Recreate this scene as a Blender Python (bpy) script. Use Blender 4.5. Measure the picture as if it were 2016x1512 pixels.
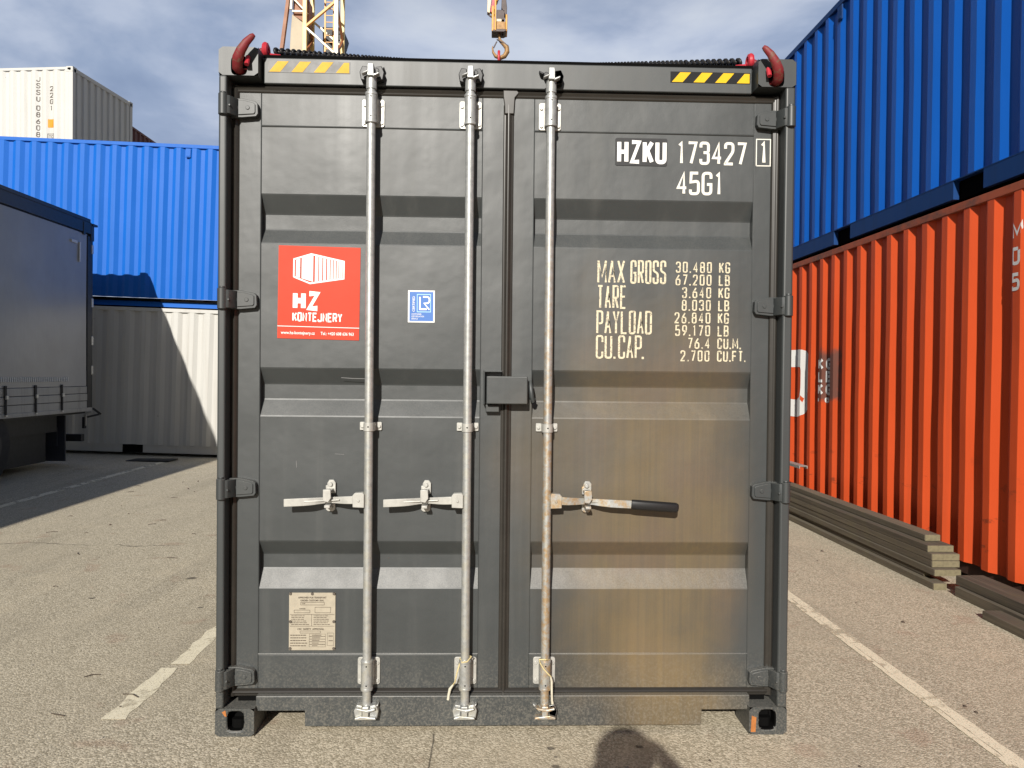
import bpy, bmesh, math, random
from mathutils import Vector, Matrix, Quaternion
for o in list(bpy.data.objects): bpy.data.objects.remove(o, do_unlink=True)
S = bpy.context.scene
COL = S.collection
R = math.radians
random.seed(7)

# ------------------------------------------------------------------ camera
CAM_P = Vector((-0.0752, -3.1652, 1.5370))
YAW, PITCH, ROLL, FPX = 0.02975, -0.01177, 0.01019, 1470.0
cd = bpy.data.cameras.new('camera'); cam = bpy.data.objects.new('camera', cd); COL.objects.link(cam)
fwd = Vector((math.sin(YAW)*math.cos(PITCH), math.cos(YAW)*math.cos(PITCH), math.sin(PITCH)))
rgt = Vector((math.cos(YAW), -math.sin(YAW), 0)); upv = rgt.cross(fwd)
r2 = rgt*math.cos(ROLL) + upv*math.sin(ROLL); u2 = upv*math.cos(ROLL) - rgt*math.sin(ROLL)
m = Matrix((r2, u2, -fwd)).transposed().to_4x4(); m.translation = CAM_P; cam.matrix_world = m
cd.sensor_fit = 'HORIZONTAL'; cd.sensor_width = 36; cd.lens = FPX/2016*36
cd.clip_start = 0.02; cd.clip_end = 3000
S.camera = cam

# ------------------------------------------------------------------ sun, sky, exposure
SUN_AZ, SUN_EL = R(11.5), R(26.0)
trav = Vector((math.sin(SUN_AZ)*math.cos(SUN_EL), math.cos(SUN_AZ)*math.cos(SUN_EL), -math.sin(SUN_EL)))
sd = bpy.data.lights.new('sun', 'SUN'); sun = bpy.data.objects.new('sun', sd); COL.objects.link(sun)
sd.energy = 5.0; sd.angle = R(0.53); sd.color = (1.0, 0.95, 0.87)
sun.rotation_mode = 'QUATERNION'; sun.rotation_quaternion = trav.to_track_quat('-Z', 'Y'); sun.location = (-5, -25, 15)
W = bpy.data.worlds.new('World'); S.world = W; W.use_nodes = True
nt = W.node_tree; N = nt.nodes; L = nt.links; N.clear()
def wn(t, **k):
    n = N.new(t)
    for a, b in k.items(): setattr(n, a, b)
    return n
wo = wn('ShaderNodeOutputWorld'); bg = wn('ShaderNodeBackground'); bg.inputs[1].default_value = 0.1
sky = wn('ShaderNodeTexSky', sky_type='NISHITA', sun_disc=False)
sky.sun_elevation = SUN_EL; sky.sun_rotation = math.pi + SUN_AZ
sky.air_density = 1.0; sky.dust_density = 1.5; sky.ozone_density = 1.5
tc = wn('ShaderNodeTexCoord'); sp = wn('ShaderNodeSeparateXYZ'); L.new(tc.outputs['Generated'], sp.inputs[0])
def wmath(op, a, b=None, c=None):
    n = wn('ShaderNodeMath', operation=op)
    for i, v in enumerate((a, b, c)):
        if v is None: continue
        if isinstance(v, (int, float)): n.inputs[i].default_value = v
        else: L.new(v, n.inputs[i])
    return n.outputs[0]
zz = wmath('ADD', wmath('MAXIMUM', sp.outputs[2], 0.0), 0.35)
cx = wn('ShaderNodeCombineXYZ'); L.new(wmath('DIVIDE', sp.outputs[0], zz), cx.inputs[0]); L.new(wmath('DIVIDE', sp.outputs[1], zz), cx.inputs[1])
L.new(wmath('MULTIPLY', sp.outputs[2], 2.6), cx.inputs[2])
n1 = wn('ShaderNodeTexNoise'); n1.inputs['Scale'].default_value = 1.9; n1.inputs['Detail'].default_value = 7; n1.inputs['Roughness'].default_value = 0.52; n1.inputs['Distortion'].default_value = 0.25
L.new(cx.outputs[0], n1.inputs['Vector'])
n2 = wn('ShaderNodeTexNoise'); n2.inputs['Scale'].default_value = 0.9; n2.inputs['Detail'].default_value = 4
L.new(cx.outputs[0], n2.inputs['Vector'])
def wramp(src, stops):
    r = wn('ShaderNodeValToRGB'); e = r.color_ramp.elements
    e[0].position, e[0].color = stops[0][0], (*stops[0][1], 1); e[1].position, e[1].color = stops[1][0], (*stops[1][1], 1)
    for p_, c_ in stops[2:]:
        q = e.new(p_); q.color = (*c_, 1)
    L.new(src, r.inputs[0]); return r.outputs[0]
ccol = wramp(n1.outputs[0], [(0.38, (2.35, 3.0, 4.5)), (0.64, (6.0, 6.5, 7.4)), (0.46, (3.1, 3.8, 5.3)), (0.54, (4.7, 5.3, 6.6))])
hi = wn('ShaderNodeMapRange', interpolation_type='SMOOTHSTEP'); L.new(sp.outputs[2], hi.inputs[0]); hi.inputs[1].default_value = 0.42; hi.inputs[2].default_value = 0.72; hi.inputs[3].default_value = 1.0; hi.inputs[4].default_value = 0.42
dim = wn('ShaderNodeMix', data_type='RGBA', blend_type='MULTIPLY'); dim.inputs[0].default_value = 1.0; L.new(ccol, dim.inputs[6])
hd_ = wramp(sp.outputs[2], [(0.40, (1, 1, 1)), (0.80, (0.30, 0.27, 0.23))]); L.new(hd_, dim.inputs[7])  # overhead sky colour dimmed to lower the fill light
# sky behind and beside the camera dimmed by direction to cut fill on shaded walls
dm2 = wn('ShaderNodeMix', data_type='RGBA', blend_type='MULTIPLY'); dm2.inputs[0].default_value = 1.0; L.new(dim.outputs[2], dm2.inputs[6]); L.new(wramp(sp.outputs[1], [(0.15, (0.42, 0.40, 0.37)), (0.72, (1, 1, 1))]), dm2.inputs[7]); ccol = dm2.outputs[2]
cmask = wramp(n2.outputs[0], [(0.30, (0.72,)*3), (0.55, (0.95,)*3)])
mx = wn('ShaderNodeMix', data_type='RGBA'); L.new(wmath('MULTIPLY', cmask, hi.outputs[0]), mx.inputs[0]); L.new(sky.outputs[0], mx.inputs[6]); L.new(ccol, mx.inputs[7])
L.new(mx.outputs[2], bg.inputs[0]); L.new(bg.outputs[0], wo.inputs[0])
S.view_settings.view_transform = 'Standard'; S.view_settings.look = 'None'; S.view_settings.exposure = 0.15; S.view_settings.gamma = 1.0
S.view_settings.use_curve_mapping = False
try:
    S.cycles.use_denoising = True; S.cycles.max_bounces = 6; S.cycles.glossy_bounces = 3; S.cycles.transparent_max_bounces = 6
except Exception: pass

# ------------------------------------------------------------------ mesh helpers
class MB:
    def __init__(s): s.v, s.f, s.m, s.mi, s.sm = [], [], [], 0, []
    def add(s, vs, fs, smooth=False):
        o = len(s.v); s.v += [tuple(p) for p in vs]
        for f in fs: s.f.append(tuple(i+o for i in f)); s.m.append(s.mi); s.sm.append(smooth)
    def box(s, x0, x1, y0, y1, z0, z1):
        if x0 > x1: x0, x1 = x1, x0
        if y0 > y1: y0, y1 = y1, y0
        if z0 > z1: z0, z1 = z1, z0
        s.add([(x0,y0,z0),(x1,y0,z0),(x1,y1,z0),(x0,y1,z0),(x0,y0,z1),(x1,y0,z1),(x1,y1,z1),(x0,y1,z1)],
              [(0,3,2,1),(4,5,6,7),(0,1,5,4),(1,2,6,5),(2,3,7,6),(3,0,4,7)])
    def bar(s, p0, p1, w, h=None, up=(0,0,1)):
        h = h or w; p0, p1 = Vector(p0), Vector(p1); d = (p1-p0).normalized(); u = Vector(up)
        if abs(d.dot(u)) > 0.98: u = Vector((1,0,0))
        a = d.cross(u).normalized(); b = a.cross(d); vs = []
        for p in (p0, p1):
            for i, j in ((-1,-1),(1,-1),(1,1),(-1,1)): vs.append(p + a*(i*w/2) + b*(j*h/2))
        s.add(vs, [(0,1,2,3),(7,6,5,4),(0,4,5,1),(1,5,6,2),(2,6,7,3),(3,7,4,0)])
    def tube(s, path, rad, n=12, caps=True, closed=False, flat=1.0):
        path = [Vector(p) for p in path]; k = len(path)
        rad = rad if isinstance(rad, (list, tuple)) else [rad]*k
        def tan(i):
            if closed: return (path[(i+1) % k]-path[i-1]).normalized()
            return (path[min(i+1, k-1)]-path[max(i-1, 0)]).normalized()
        t = tan(0); u = Vector((0,0,1)) if abs(t.z) < 0.9 else Vector((1,0,0))
        a = t.cross(u).normalized(); vs = []
        for i in range(k):
            t2 = tan(i); a = (a - t2*a.dot(t2)).normalized(); b = t2.cross(a)
            for j in range(n):
                q = 2*math.pi*j/n; vs.append(path[i] + (a*math.cos(q) + b*math.sin(q)*flat)*rad[i])
        fs = []
        for i in range(k if closed else k-1):
            i2 = (i+1) % k
            for j in range(n): fs.append((i*n+j, i*n+(j+1) % n, i2*n+(j+1) % n, i2*n+j))
        s.add(vs, fs, True)
        if caps and not closed:
            o = len(s.v)-k*n
            s.f.append(tuple(o+j for j in reversed(range(n)))); s.m.append(s.mi); s.sm.append(False)
            s.f.append(tuple(o+(k-1)*n+j for j in range(n))); s.m.append(s.mi); s.sm.append(False)
    def cyl(s, p0, p1, r, n=14, r1=None): s.tube([p0, p1], [r, r if r1 is None else r1], n)
    def prism(s, poly, a0, a1, plane='xz'):
        n = len(poly); fr = {'xz': lambda u, v, w: (u, w, v), 'xy': lambda u, v, w: (u, v, w), 'yz': lambda u, v, w: (w, u, v)}[plane]
        vs = [fr(u, v, a0) for u, v in poly] + [fr(u, v, a1) for u, v in poly]
        s.add(vs, [tuple(range(n)), tuple(reversed(range(n, 2*n)))] + [(i, i+n, (i+1) % n+n, (i+1) % n) for i in range(n)])
    def sheet(s, rows, smooth=False):
        k = len(rows[0]); vs = [p for r in rows for p in r]
        s.add(vs, [(i*k+j, i*k+j+1, (i+1)*k+j+1, (i+1)*k+j) for i in range(len(rows)-1) for j in range(k-1)], smooth)
    def flat(s, poly, f): s.add([f(u, v) for u, v in poly], [tuple(range(len(poly)))])
    def build(s, name, mats, parent=None, bevel=0, seg=2, angle=40, recalc=True):
        me = bpy.data.meshes.new(name); me.from_pydata(s.v, [], s.f)
        mats = mats if isinstance(mats, (list, tuple)) else [mats]
        for q in mats: me.materials.append(q)
        me.polygons.foreach_set('material_index', s.m); me.polygons.foreach_set('use_smooth', s.sm)
        if recalc:
            b = bmesh.new(); b.from_mesh(me); bmesh.ops.recalc_face_normals(b, faces=b.faces); b.to_mesh(me); b.free()
        if any(s.sm): me.set_sharp_from_angle(angle=R(angle))
        me.update(); o = bpy.data.objects.new(name, me); COL.objects.link(o)
        if parent: o.parent = parent
        if bevel:
            md = o.modifiers.new('bevel', 'BEVEL'); md.width = bevel; md.segments = seg; md.limit_method = 'ANGLE'; md.angle_limit = R(35)
        return o
def tag(o, label=None, cat=None, group=None, kind=None):
    for k, v in (('label', label), ('category', cat), ('group', group), ('kind', kind)):
        if v: o[k] = v
    return o
def empty(name, label, cat, loc=(0,0,0), rz=0, group=None, tilt=0):
    o = bpy.data.objects.new(name, None); COL.objects.link(o); o.location = loc; o.rotation_euler = (tilt, 0, rz); o.empty_display_size = 0.2
    return tag(o, label, cat, group)
def dup(o, parent=None, loc=None):
    c = o.copy(); COL.objects.link(c)
    if parent: c.parent = parent
    if loc is not None: c.location = loc
    for ch in list(o.children): dup(ch, c)
    return c
def rrect(x0, x1, z0, z1, r, n=4):
    pts = []
    for cx_, cz_, a0 in ((x1-r, z1-r, 0), (x0+r, z1-r, 90), (x0+r, z0+r, 180), (x1-r, z0+r, 270)):
        for i in range(n+1):
            a = R(a0+90*i/n); pts.append((cx_+r*math.cos(a), cz_+r*math.sin(a)))
    return pts

# ------------------------------------------------------------------ stroke lettering (condensed stencil capitals and figures)
c3 = 0.42
G = {
 'A': [[(0,0),(.5,1),(1,0)], [(.18,.3),(.82,.3)]],
 'B': [[(0,.5),(0,1),(.95,1,c3),(.95,.52,c3),(0,.52)], [(0,.52),(1,.52,c3),(1,0,c3),(0,0),(0,.53)]],
 'C': [[(1,.72),(1,1,c3),(0,1,c3),(0,0,c3),(1,0,c3),(1,.28)]],
 'D': [[(0,0),(0,1),(1,1,c3),(1,0,c3),(-.0001,0)]],
 'E': [[(1,1),(0,1),(0,0),(1,0)], [(0,.52),(.85,.52)]],
 'F': [[(1,1),(0,1),(0,0)], [(0,.52),(.85,.52)]],
 'G': [[(1,.74),(1,1,c3),(0,1,c3),(0,0,c3),(1,0,c3),(1,.46),(.5,.46)]],
 'H': [[(0,0),(0,1)], [(1,0),(1,1)], [(0,.5),(1,.5)]],
 'I': [[(.5,0),(.5,1)]],
 'J': [[(1,1),(1,0,c3),(0,0,c3),(0,.25)]],
 'K': [[(0,0),(0,1)], [(1,1),(.05,.38)], [(.36,.58),(1,0)]],
 'L': [[(0,1),(0,0),(1,0)]],
 'M': [[(0,0),(0,1),(.5,.25),(1,1),(1,0)]],
 'N': [[(0,0),(0,1),(1,0),(1,1)]],
 'O': [[(.5,1),(0,1,c3),(0,0,c3),(1,0,c3),(1,1,c3),(.499,1)]],
 'P': [[(0,0),(0,1),(1,1,c3),(1,.45,c3),(0,.45)]],
 'R': [[(0,0),(0,1),(1,1,c3),(1,.47,c3),(0,.47)], [(.5,.47),(1,0)]],
 'S': [[(1,.75),(1,1,c3),(0,1,c3),(0,.56,c3),(1,.44,c3),(1,0,c3),(0,0,c3),(0,.25)]],
 'T': [[(0,1),(1,1)], [(.5,1),(.5,0)]],
 'U': [[(0,1),(0,0,c3),(1,0,c3),(1,1)]],
 'V': [[(0,1),(.5,0),(1,1)]],
 'X': [[(0,0),(1,1)], [(0,1),(1,0)]],
 'Y': [[(0,1),(.5,.45),(1,1)], [(.5,.46),(.5,0)]],
 'Z': [[(0,1),(1,1),(0,0),(1,0)]],
 '0': [[(.5,1),(0,1,c3),(0,0,c3),(1,0,c3),(1,1,c3),(.499,1)]],
 '1': [[(.22,.86),(.6,1),(.6,0)]],
 '2': [[(0,.74),(0,1,c3),(1,1,c3),(1,.6,.3),(0,.02),(0,0),(1,0)]],
 '3': [[(0,.78),(0,1,c3),(1,1,c3),(1,.53,c3),(.35,.53)], [(.36,.53),(1,.53,c3),(1,0,c3),(0,0,c3),(0,.22)]],
 '4': [[(.75,0),(.75,1),(0,.28),(1.05,.28)]],
 '5': [[(.95,1),(.08,1),(.04,.56),(1,.62,c3),(1,0,c3),(0,0,c3),(0,.2)]],
 '6': [[(.8,1),(0,.5,.3),(0,0,c3),(1,0,c3),(1,.56,c3),(.05,.56,.2)]],
 '7': [[(0,1),(1,1),(.35,0)]],
 '8': [[(.5,.53),(0.04,.53,c3),(0.04,1,c3),(.96,1,c3),(.96,.53,c3),(.499,.53)], [(.5,.53),(0,.53,c3),(0,0,c3),(1,0,c3),(1,.53,c3),(.499,.53)]],
 '9': [[(.2,0),(1,.5,.3),(1,1,c3),(0,1,c3),(0,.44,c3),(.95,.44,.2)]],
 '-': [[(.15,.48),(.85,.48)]],
}
def fillet(pts, w, h):
    out = []
    P = [Vector((p[0]*w, p[1]*h)) for p in pts]
    for i, p in enumerate(pts):
        if len(p) == 3 and 0 < i < len(pts)-1:
            a, b, c = P[i-1], P[i], P[i+1]; r = p[2]*w
            d1, d2 = (a-b), (c-b); k = min(r, d1.length*0.5, d2.length*0.5)
            s_, e_ = b+d1.normalized()*k, b+d2.normalized()*k
            for q in range(7):
                t = q/6; out.append(s_*(1-t)**2 + b*2*t*(1-t) + e_*t*t)
        else: out.append(P[i])
    return out
def stroke_polys(pts, t):
    """centre line -> list of quads"""
    n = len(pts); Lf, Rt = [], []
    for i in range(n):
        d1 = (pts[i]-pts[i-1]).normalized() if i else None
        d2 = (pts[i+1]-pts[i]).normalized() if i < n-1 else None
        d1 = d1 or d2; d2 = d2 or d1
        n1_ = Vector((-d1.y, d1.x)); n2_ = Vector((-d2.y, d2.x)); mm = n1_+n2_
        if mm.length < 0.3: mm = n1_
        mm.normalize(); k = t/2/max(0.72, mm.dot(n1_))
        Lf.append(pts[i]+mm*k); Rt.append(pts[i]-mm*k)
    return [[Lf[i], Lf[i+1], Rt[i+1], Rt[i]] for i in range(n-1)]
def text_polys(txt, x, z, h, cw, gap, t, slant=0):
    """capitals with stroke t; (x,z) lower left, h overall height, cw overall glyph width"""
    out = []
    for ch in txt:
        if ch == ' ': x += cw*0.62+gap; continue
        if ch in '.,':
            q = t*1.05; out.append([Vector((x, z)), Vector((x+q, z)), Vector((x+q, z+q)), Vector((x, z+q))]); x += q+gap; continue
        if ch == ':':
            for zz_ in (z+h*.15, z+h*.6): out.append([Vector((x, zz_)), Vector((x+t, zz_)), Vector((x+t, zz_+t)), Vector((x, zz_+t))])
            x += t+gap; continue
        w = cw
        if ch == '1': w = cw*0.8
        if ch == 'M': w = cw*1.22
        for st in G[ch]:
            pts = fillet(st, w-t, h-t)
            for q in stroke_polys(pts, t): out.append([Vector((p.x+x+t/2, p.y+z+t/2)) for p in q])
        x += w+gap
    return out
def put(mb, polys, f):
    for i, q in enumerate(polys):   # overlapping strokes lie a hair apart
        k = (i % 9)*6e-5; mb.add([(a_, b_-k, c_) for a_, b_, c_ in (f(p[0], p[1]) for p in q)], [tuple(range(len(q)))])
def font_polys(txt, x, z, h, sx=1.0, off=0.0, align='LEFT'):
    cu = bpy.data.curves.new('t', 'FONT'); cu.body = txt; cu.size = 1; cu.offset = off; cu.align_x = align; cu.resolution_u = 2
    o = bpy.data.objects.new('t', cu); COL.objects.link(o)
    dg = bpy.context.evaluated_depsgraph_get(); me = bpy.data.meshes.new_from_object(o.evaluated_get(dg))
    k = h/0.69; res = [[(x+me.vertices[i].co.x*k*sx, z+me.vertices[i].co.y*k) for i in p.vertices] for p in me.polygons]
    bpy.data.objects.remove(o, do_unlink=True); bpy.data.curves.remove(cu); bpy.data.meshes.remove(me)
    return res

# ------------------------------------------------------------------ materials
class NT:
    def __init__(s, name):
        s.mat = bpy.data.materials.new(name); s.mat.use_nodes = True; s.t = s.mat.node_tree; s.t.nodes.clear()
        s.out = s.n('ShaderNodeOutputMaterial'); s.b = s.n('ShaderNodeBsdfPrincipled'); s.l(s.b.outputs[0], s.out.inputs[0])
        s.co = s.n('ShaderNodeTexCoord').outputs['Object']
    def n(s, t, **k):
        x = s.t.nodes.new(t)
        for a, b in k.items(): setattr(x, a, b)
        return x
    def l(s, a, b): s.t.links.new(a, b)
    def val(s, sock, v):
        if isinstance(v, (int, float)): sock.default_value = v
        elif isinstance(v, tuple): sock.default_value = (*v, 1) if len(v) == 3 and sock.type == 'RGBA' else v
        else: s.l(v, sock)
    def math(s, op, a, b=0.0, c=None, clamp=False):
        x = s.n('ShaderNodeMath', operation=op, use_clamp=clamp); s.val(x.inputs[0], a); s.val(x.inputs[1], b)
        if c is not None: s.val(x.inputs[2], c)
        return x.outputs[0]
    def map(s, scale=(1,1,1), loc=(0,0,0)):
        x = s.n('ShaderNodeMapping'); x.inputs['Scale'].default_value = scale; x.inputs['Location'].default_value = loc; s.l(s.co, x.inputs[0]); return x.outputs[0]
    def noise(s, scale, detail=4, rough=0.55, vec=None, dist=0):
        x = s.n('ShaderNodeTexNoise'); x.inputs['Scale'].default_value = scale; x.inputs['Detail'].default_value = detail
        x.inputs['Roughness'].default_value = rough; x.inputs['Distortion'].default_value = dist; s.l(vec or s.co, x.inputs['Vector']); return x.outputs[0]
    def ss(s, v, a, b):
        x = s.n('ShaderNodeMapRange', interpolation_type='SMOOTHSTEP'); s.val(x.inputs[0], v)
        x.inputs[1].default_value, x.inputs[2].default_value = (a, b) if a < b else (b, a)
        x.inputs[3].default_value, x.inputs[4].default_value = (0, 1) if a < b else (1, 0); return x.outputs[0]
    def mix(s, f, a, b, mode='MIX'):
        x = s.n('ShaderNodeMix', data_type='RGBA', blend_type=mode); s.val(x.inputs[0], f); s.val(x.inputs[6], a); s.val(x.inputs[7], b); return x.outputs[2]
    def xyz(s, v=None):
        x = s.n('ShaderNodeSeparateXYZ'); s.l(v or s.co, x.inputs[0]); return x.outputs
    def bump(s, h, strength, dist=0.01):
        x = s.n('ShaderNodeBump'); x.inputs['Strength'].default_value = strength; x.inputs['Distance'].default_value = dist
        s.l(h, x.inputs['Height']); s.l(x.outputs[0], s.b.inputs['Normal']); return x
    def fin(s, col=None, rough=None, metal=None, spec=None):
        if col is not None: s.val(s.b.inputs['Base Color'], col)
        if rough is not None: s.val(s.b.inputs['Roughness'], rough)
        if metal is not None: s.val(s.b.inputs['Metallic'], metal)
        if spec is not None: s.val(s.b.inputs['Specular IOR Level'], spec)
        return s.mat
def plain(name, col, rough=0.5, metal=0.0, var=0.25, scale=18, spec=0.5):
    a = NT(name); n = a.noise(scale, 5); n2_ = a.noise(scale*7, 2)
    f = a.math('MULTIPLY', a.ss(n, 0.35, 0.7), var)
    c = a.mix(f, col, tuple(x*0.55 for x in col)); c = a.mix(a.math('MULTIPLY', a.ss(n2_, 0.55, 0.8), var*0.5), c, tuple(min(1, x*1.35+0.02) for x in col))
    return a.fin(c, a.math('ADD', rough-0.06, a.math('MULTIPLY', n, 0.12)), metal, spec)
def sheet_paint(name, col, rough=0.38, dirt=(0.16,0.13,0.10), dirt_amt=0.25, wave=0.25, extra=None, fade=0.15, spec=0.5):
    """sprayed container paint: vertical run-off streaks, faded blotches, small chips, slight dents"""
    a = NT(name); x, y, z = a.xyz()
    streak = a.noise(1.0, 5, 0.6, a.map((9, 9, 0.35))); blot = a.noise(1.6, 4); fine = a.noise(140, 3, 0.6)
    c = a.mix(a.math('MULTIPLY', a.ss(blot, 0.4, 0.75), fade), col, tuple(min(1, v*1.25+0.03) for v in col))
    c = a.mix(a.math('MULTIPLY', a.ss(streak, 0.48, 0.78), dirt_amt), c, dirt)
    c = a.mix(a.math('MULTIPLY', a.ss(fine, 0.62, 0.74), dirt_amt*0.6), c, dirt)
    chip = a.ss(a.noise(13, 6, 0.72), 0.70, 0.72)
    c = a.mix(a.math('MULTIPLY', chip, 0.75), c, (0.07, 0.03, 0.02))
    if extra: c = extra(a, c, x, y, z)
    h = a.math('ADD', a.math('ADD', a.noise(1.3, 2), a.math('MULTIPLY', a.noise(4.5, 3), 0.22)), a.math('MULTIPLY', a.noise(260, 2), 0.012))
    a.bump(h, wave, 0.05)
    return a.fin(c, a.math('ADD', rough, a.math('MULTIPLY', streak, 0.16)), None, spec)

# greys of the near container: dust, run-off and the brown mud stain on one leaf are stains with shapes of their own
def grey_extra(stain):
    def f(a, c, x, y, z):
        if stain:
            n = a.noise(2.2, 5, 0.6); n2_ = a.noise(3.1, 4, 0.5, a.map((1, 1, 0.8), (7, 3, 2))); st = a.noise(1.0, 6, 0.7, a.map((60, 60, 1.1)))
            def blob(cx_, cz_, rx, rz, wob, lo, hi_):
                u = a.math('DIVIDE', a.math('SUBTRACT', x, cx_), rx); v = a.math('DIVIDE', a.math('SUBTRACT', z, cz_), rz)
                d = a.math('SQRT', a.math('ADD', a.math('MULTIPLY', u, u), a.math('MULTIPLY', v, v)))
                return a.ss(a.math('ADD', d, a.math('ADD', a.math('MULTIPLY', a.math('SUBTRACT', n, 0.5), wob), a.math('MULTIPLY', a.math('SUBTRACT', n2_, 0.5), wob*0.7))), lo, hi_)
            mk = a.math('MAXIMUM', blob(0.66, 0.92, 0.56, 1.12, 0.75, 1.18, 0.30), a.math('MULTIPLY', blob(0.30, 1.18, 0.40, 0.42, 0.6, 1.2, 0.2), 0.55))
            mk = a.math('MULTIPLY', mk, a.ss(x, 1.14, 0.95))
            mk = a.math('MULTIPLY', mk, a.math('ADD', 0.76, a.math('MULTIPLY', a.ss(st, 0.35, 0.7), 0.24)))
            tint = a.mix(a.ss(a.noise(3.3, 3), 0.42, 0.62), (0.150, 0.108, 0.052), (0.142, 0.098, 0.054))
            gr = a.noise(170, 3, 0.7); c = a.mix(a.math('MULTIPLY', mk, a.math('ADD', 0.66, a.math('MULTIPLY', gr, 0.32))), c, tint)
            low = a.math('MULTIPLY', blob(0.72, 0.20, 0.36, 0.34, 0.7, 1.2, 0.2), a.math('ADD', 0.75, a.math('MULTIPLY', a.ss(st, 0.38, 0.62), 0.25)))
            c = a.mix(a.math('MULTIPLY', low, 0.62), c, (0.21, 0.145, 0.06))
        gz = a.math('MULTIPLY', a.ss(z, 0.42, 0.03), a.ss(a.noise(120, 4, 0.75), 0.42, 0.68)); c = a.mix(a.math('MULTIPLY', gz, 0.34), c, (0.30, 0.275, 0.225))
        nz = a.xyz(a.n('ShaderNodeNewGeometry').outputs['Normal'])[2]
        du = a.math('MULTIPLY', a.ss(nz, 0.25, 0.6), a.ss(a.noise(190, 3, 0.7), 0.30, 0.70))
        c = a.mix(a.math('MULTIPLY', du, a.math('ADD', 0.12, a.math('MULTIPLY', a.ss(z, 1.6, 0.6), 0.33))), c, (0.30, 0.285, 0.25))
        return c
    return f
from mathutils import noise
M = {}
M['grey'] = sheet_paint('grey_container_paint', (0.037, 0.042, 0.043), 0.395, (0.088, 0.091, 0.086), 0.40, 0.36, grey_extra(True), 0.18, 0.65)
M['grey_trim'] = sheet_paint('grey_trim_paint', (0.036, 0.041, 0.042), 0.395, (0.10, 0.094, 0.08), 0.28, 0.08, grey_extra(False), 0.15, 0.65)
M['rubber'] = plain('door_gasket_rubber', (0.030, 0.027, 0.023), 0.32, 0, 0.4, 9)
M['black'] = plain('gap_shade_black', (0.006, 0.006, 0.006), 0.9, 0, 0.1, 18, 0.0)  # flat black put in for the shade in slots, pockets and gaps
M['grip'] = plain('black_grip_plastic', (0.012, 0.012, 0.013), 0.45, 0, 0.3)
def galv(name, rust):
    a = NT(name); x, y, z = a.xyz(); n = a.noise(38, 4, 0.65); sp_ = a.noise(150, 3, 0.7)
    c = a.mix(a.ss(n, 0.35, 0.7), (0.49, 0.50, 0.49), (0.35, 0.36, 0.355))
    c = a.mix(a.math('MULTIPLY', a.ss(sp_, 0.56, 0.7), 0.35), c, (0.30, 0.28, 0.22))
    low = a.math('MULTIPLY', a.ss(z, 2.2, 0.9), 0.35)
    c = a.mix(a.math('MULTIPLY', low, a.ss(a.noise(24, 5, 0.7), 0.4, 0.65)), c, (0.52, 0.48, 0.34))
    if rust:
        k = a.math('MULTIPLY', a.ss(a.noise(30, 6, 0.75), 0.42, 0.62), a.ss(z, 2.6, 1.0)); c = a.mix(a.math('MULTIPLY', k, rust), c, (0.44, 0.27, 0.10))
    a.bump(sp_, 0.12, 0.002)
    return a.fin(c, a.math('ADD', 0.36, a.math('MULTIPLY', n, 0.20)), 0.55)
M['galv'] = galv('galvanised_steel', 0.0); M['galv_rust'] = galv('rust_flecked_galvanised_steel', 0.75)
M['plate'] = plain('zinc_plate', (0.50, 0.495, 0.46), 0.45, 0.35, 0.35, 40)
M['keeper'] = plain('dark_painted_keeper', (0.020, 0.021, 0.022), 0.45, 0.2, 0.4, 40)
def worn(name, col, lo=0.56, hi=0.66, amt=1.0, scale=70):
    a = NT(name); k = a.ss(a.noise(scale, 4, 0.7), lo, hi)
    a.fin(a.mix(a.math('MULTIPLY', a.noise(6, 3), 0.3), col, tuple(v*0.75 for v in col)), 0.55)
    tr = a.n('ShaderNodeBsdfTransparent'); mx_ = a.n('ShaderNodeMixShader'); a.val(mx_.inputs[0], a.math('MULTIPLY', k, amt))
    a.l(a.b.outputs[0], mx_.inputs[1]); a.l(tr.outputs[0], mx_.inputs[2]); a.l(mx_.outputs[0], a.out.inputs[0]); return a.mat
M['white_print'] = worn('white_lettering_vinyl', (0.78, 0.76, 0.68), 0.60, 0.70, 0.75, 130)
M['yellow_print'] = worn('yellowed_lettering_vinyl', (0.66, 0.59, 0.42), 0.52, 0.66, 0.8, 150)
M['white_fresh'] = plain('fresh_white_vinyl', (0.82, 0.82, 0.80), 0.5, 0, 0.05)
M['tape_yellow'] = plain('yellow_tape', (0.72, 0.45, 0.008), 0.55, 0, 0.12, 18, 0.25)
M['tape_faded'] = plain('faded_yellow_tape', (0.66, 0.40, 0.04), 0.6, 0, 0.25, 30, 0.3)
M['tape_black'] = plain('black_tape', (0.012, 0.012, 0.013), 0.6, 0, 0.2, 18, 0.2)
M['code_black'] = plain('black_code_vinyl', (0.014, 0.015, 0.017), 0.6, 0, 0.1)
M['tape_grey'] = plain('bleached_grey_tape', (0.19, 0.19, 0.19), 0.55, 0, 0.4, 30)
M['st_red'] = plain('sticker_red', (0.58, 0.052, 0.022), 0.55, 0, 0.12, 5, 0.25)
M['st_blue'] = plain('sticker_blue', (0.04, 0.15, 0.47), 0.45, 0, 0.1)
M['st_cyan'] = plain('sticker_pale_blue', (0.35, 0.62, 0.80), 0.45, 0, 0.05)
M['csc'] = plain('beige_data_plate', (0.42, 0.375, 0.29), 0.5, 0.1, 0.3, 30)
M['ink'] = plain('dark_brown_ink', (0.07, 0.05, 0.035), 0.6, 0, 0.1)
M['rivet'] = plain('dull_rivet', (0.13, 0.11, 0.09), 0.5, 0.4, 0.2)
M['redhook'] = None
a = NT('chipped_red_hook_paint'); k_ = a.ss(a.noise(45, 5, 0.7), 0.52, 0.60)
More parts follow.
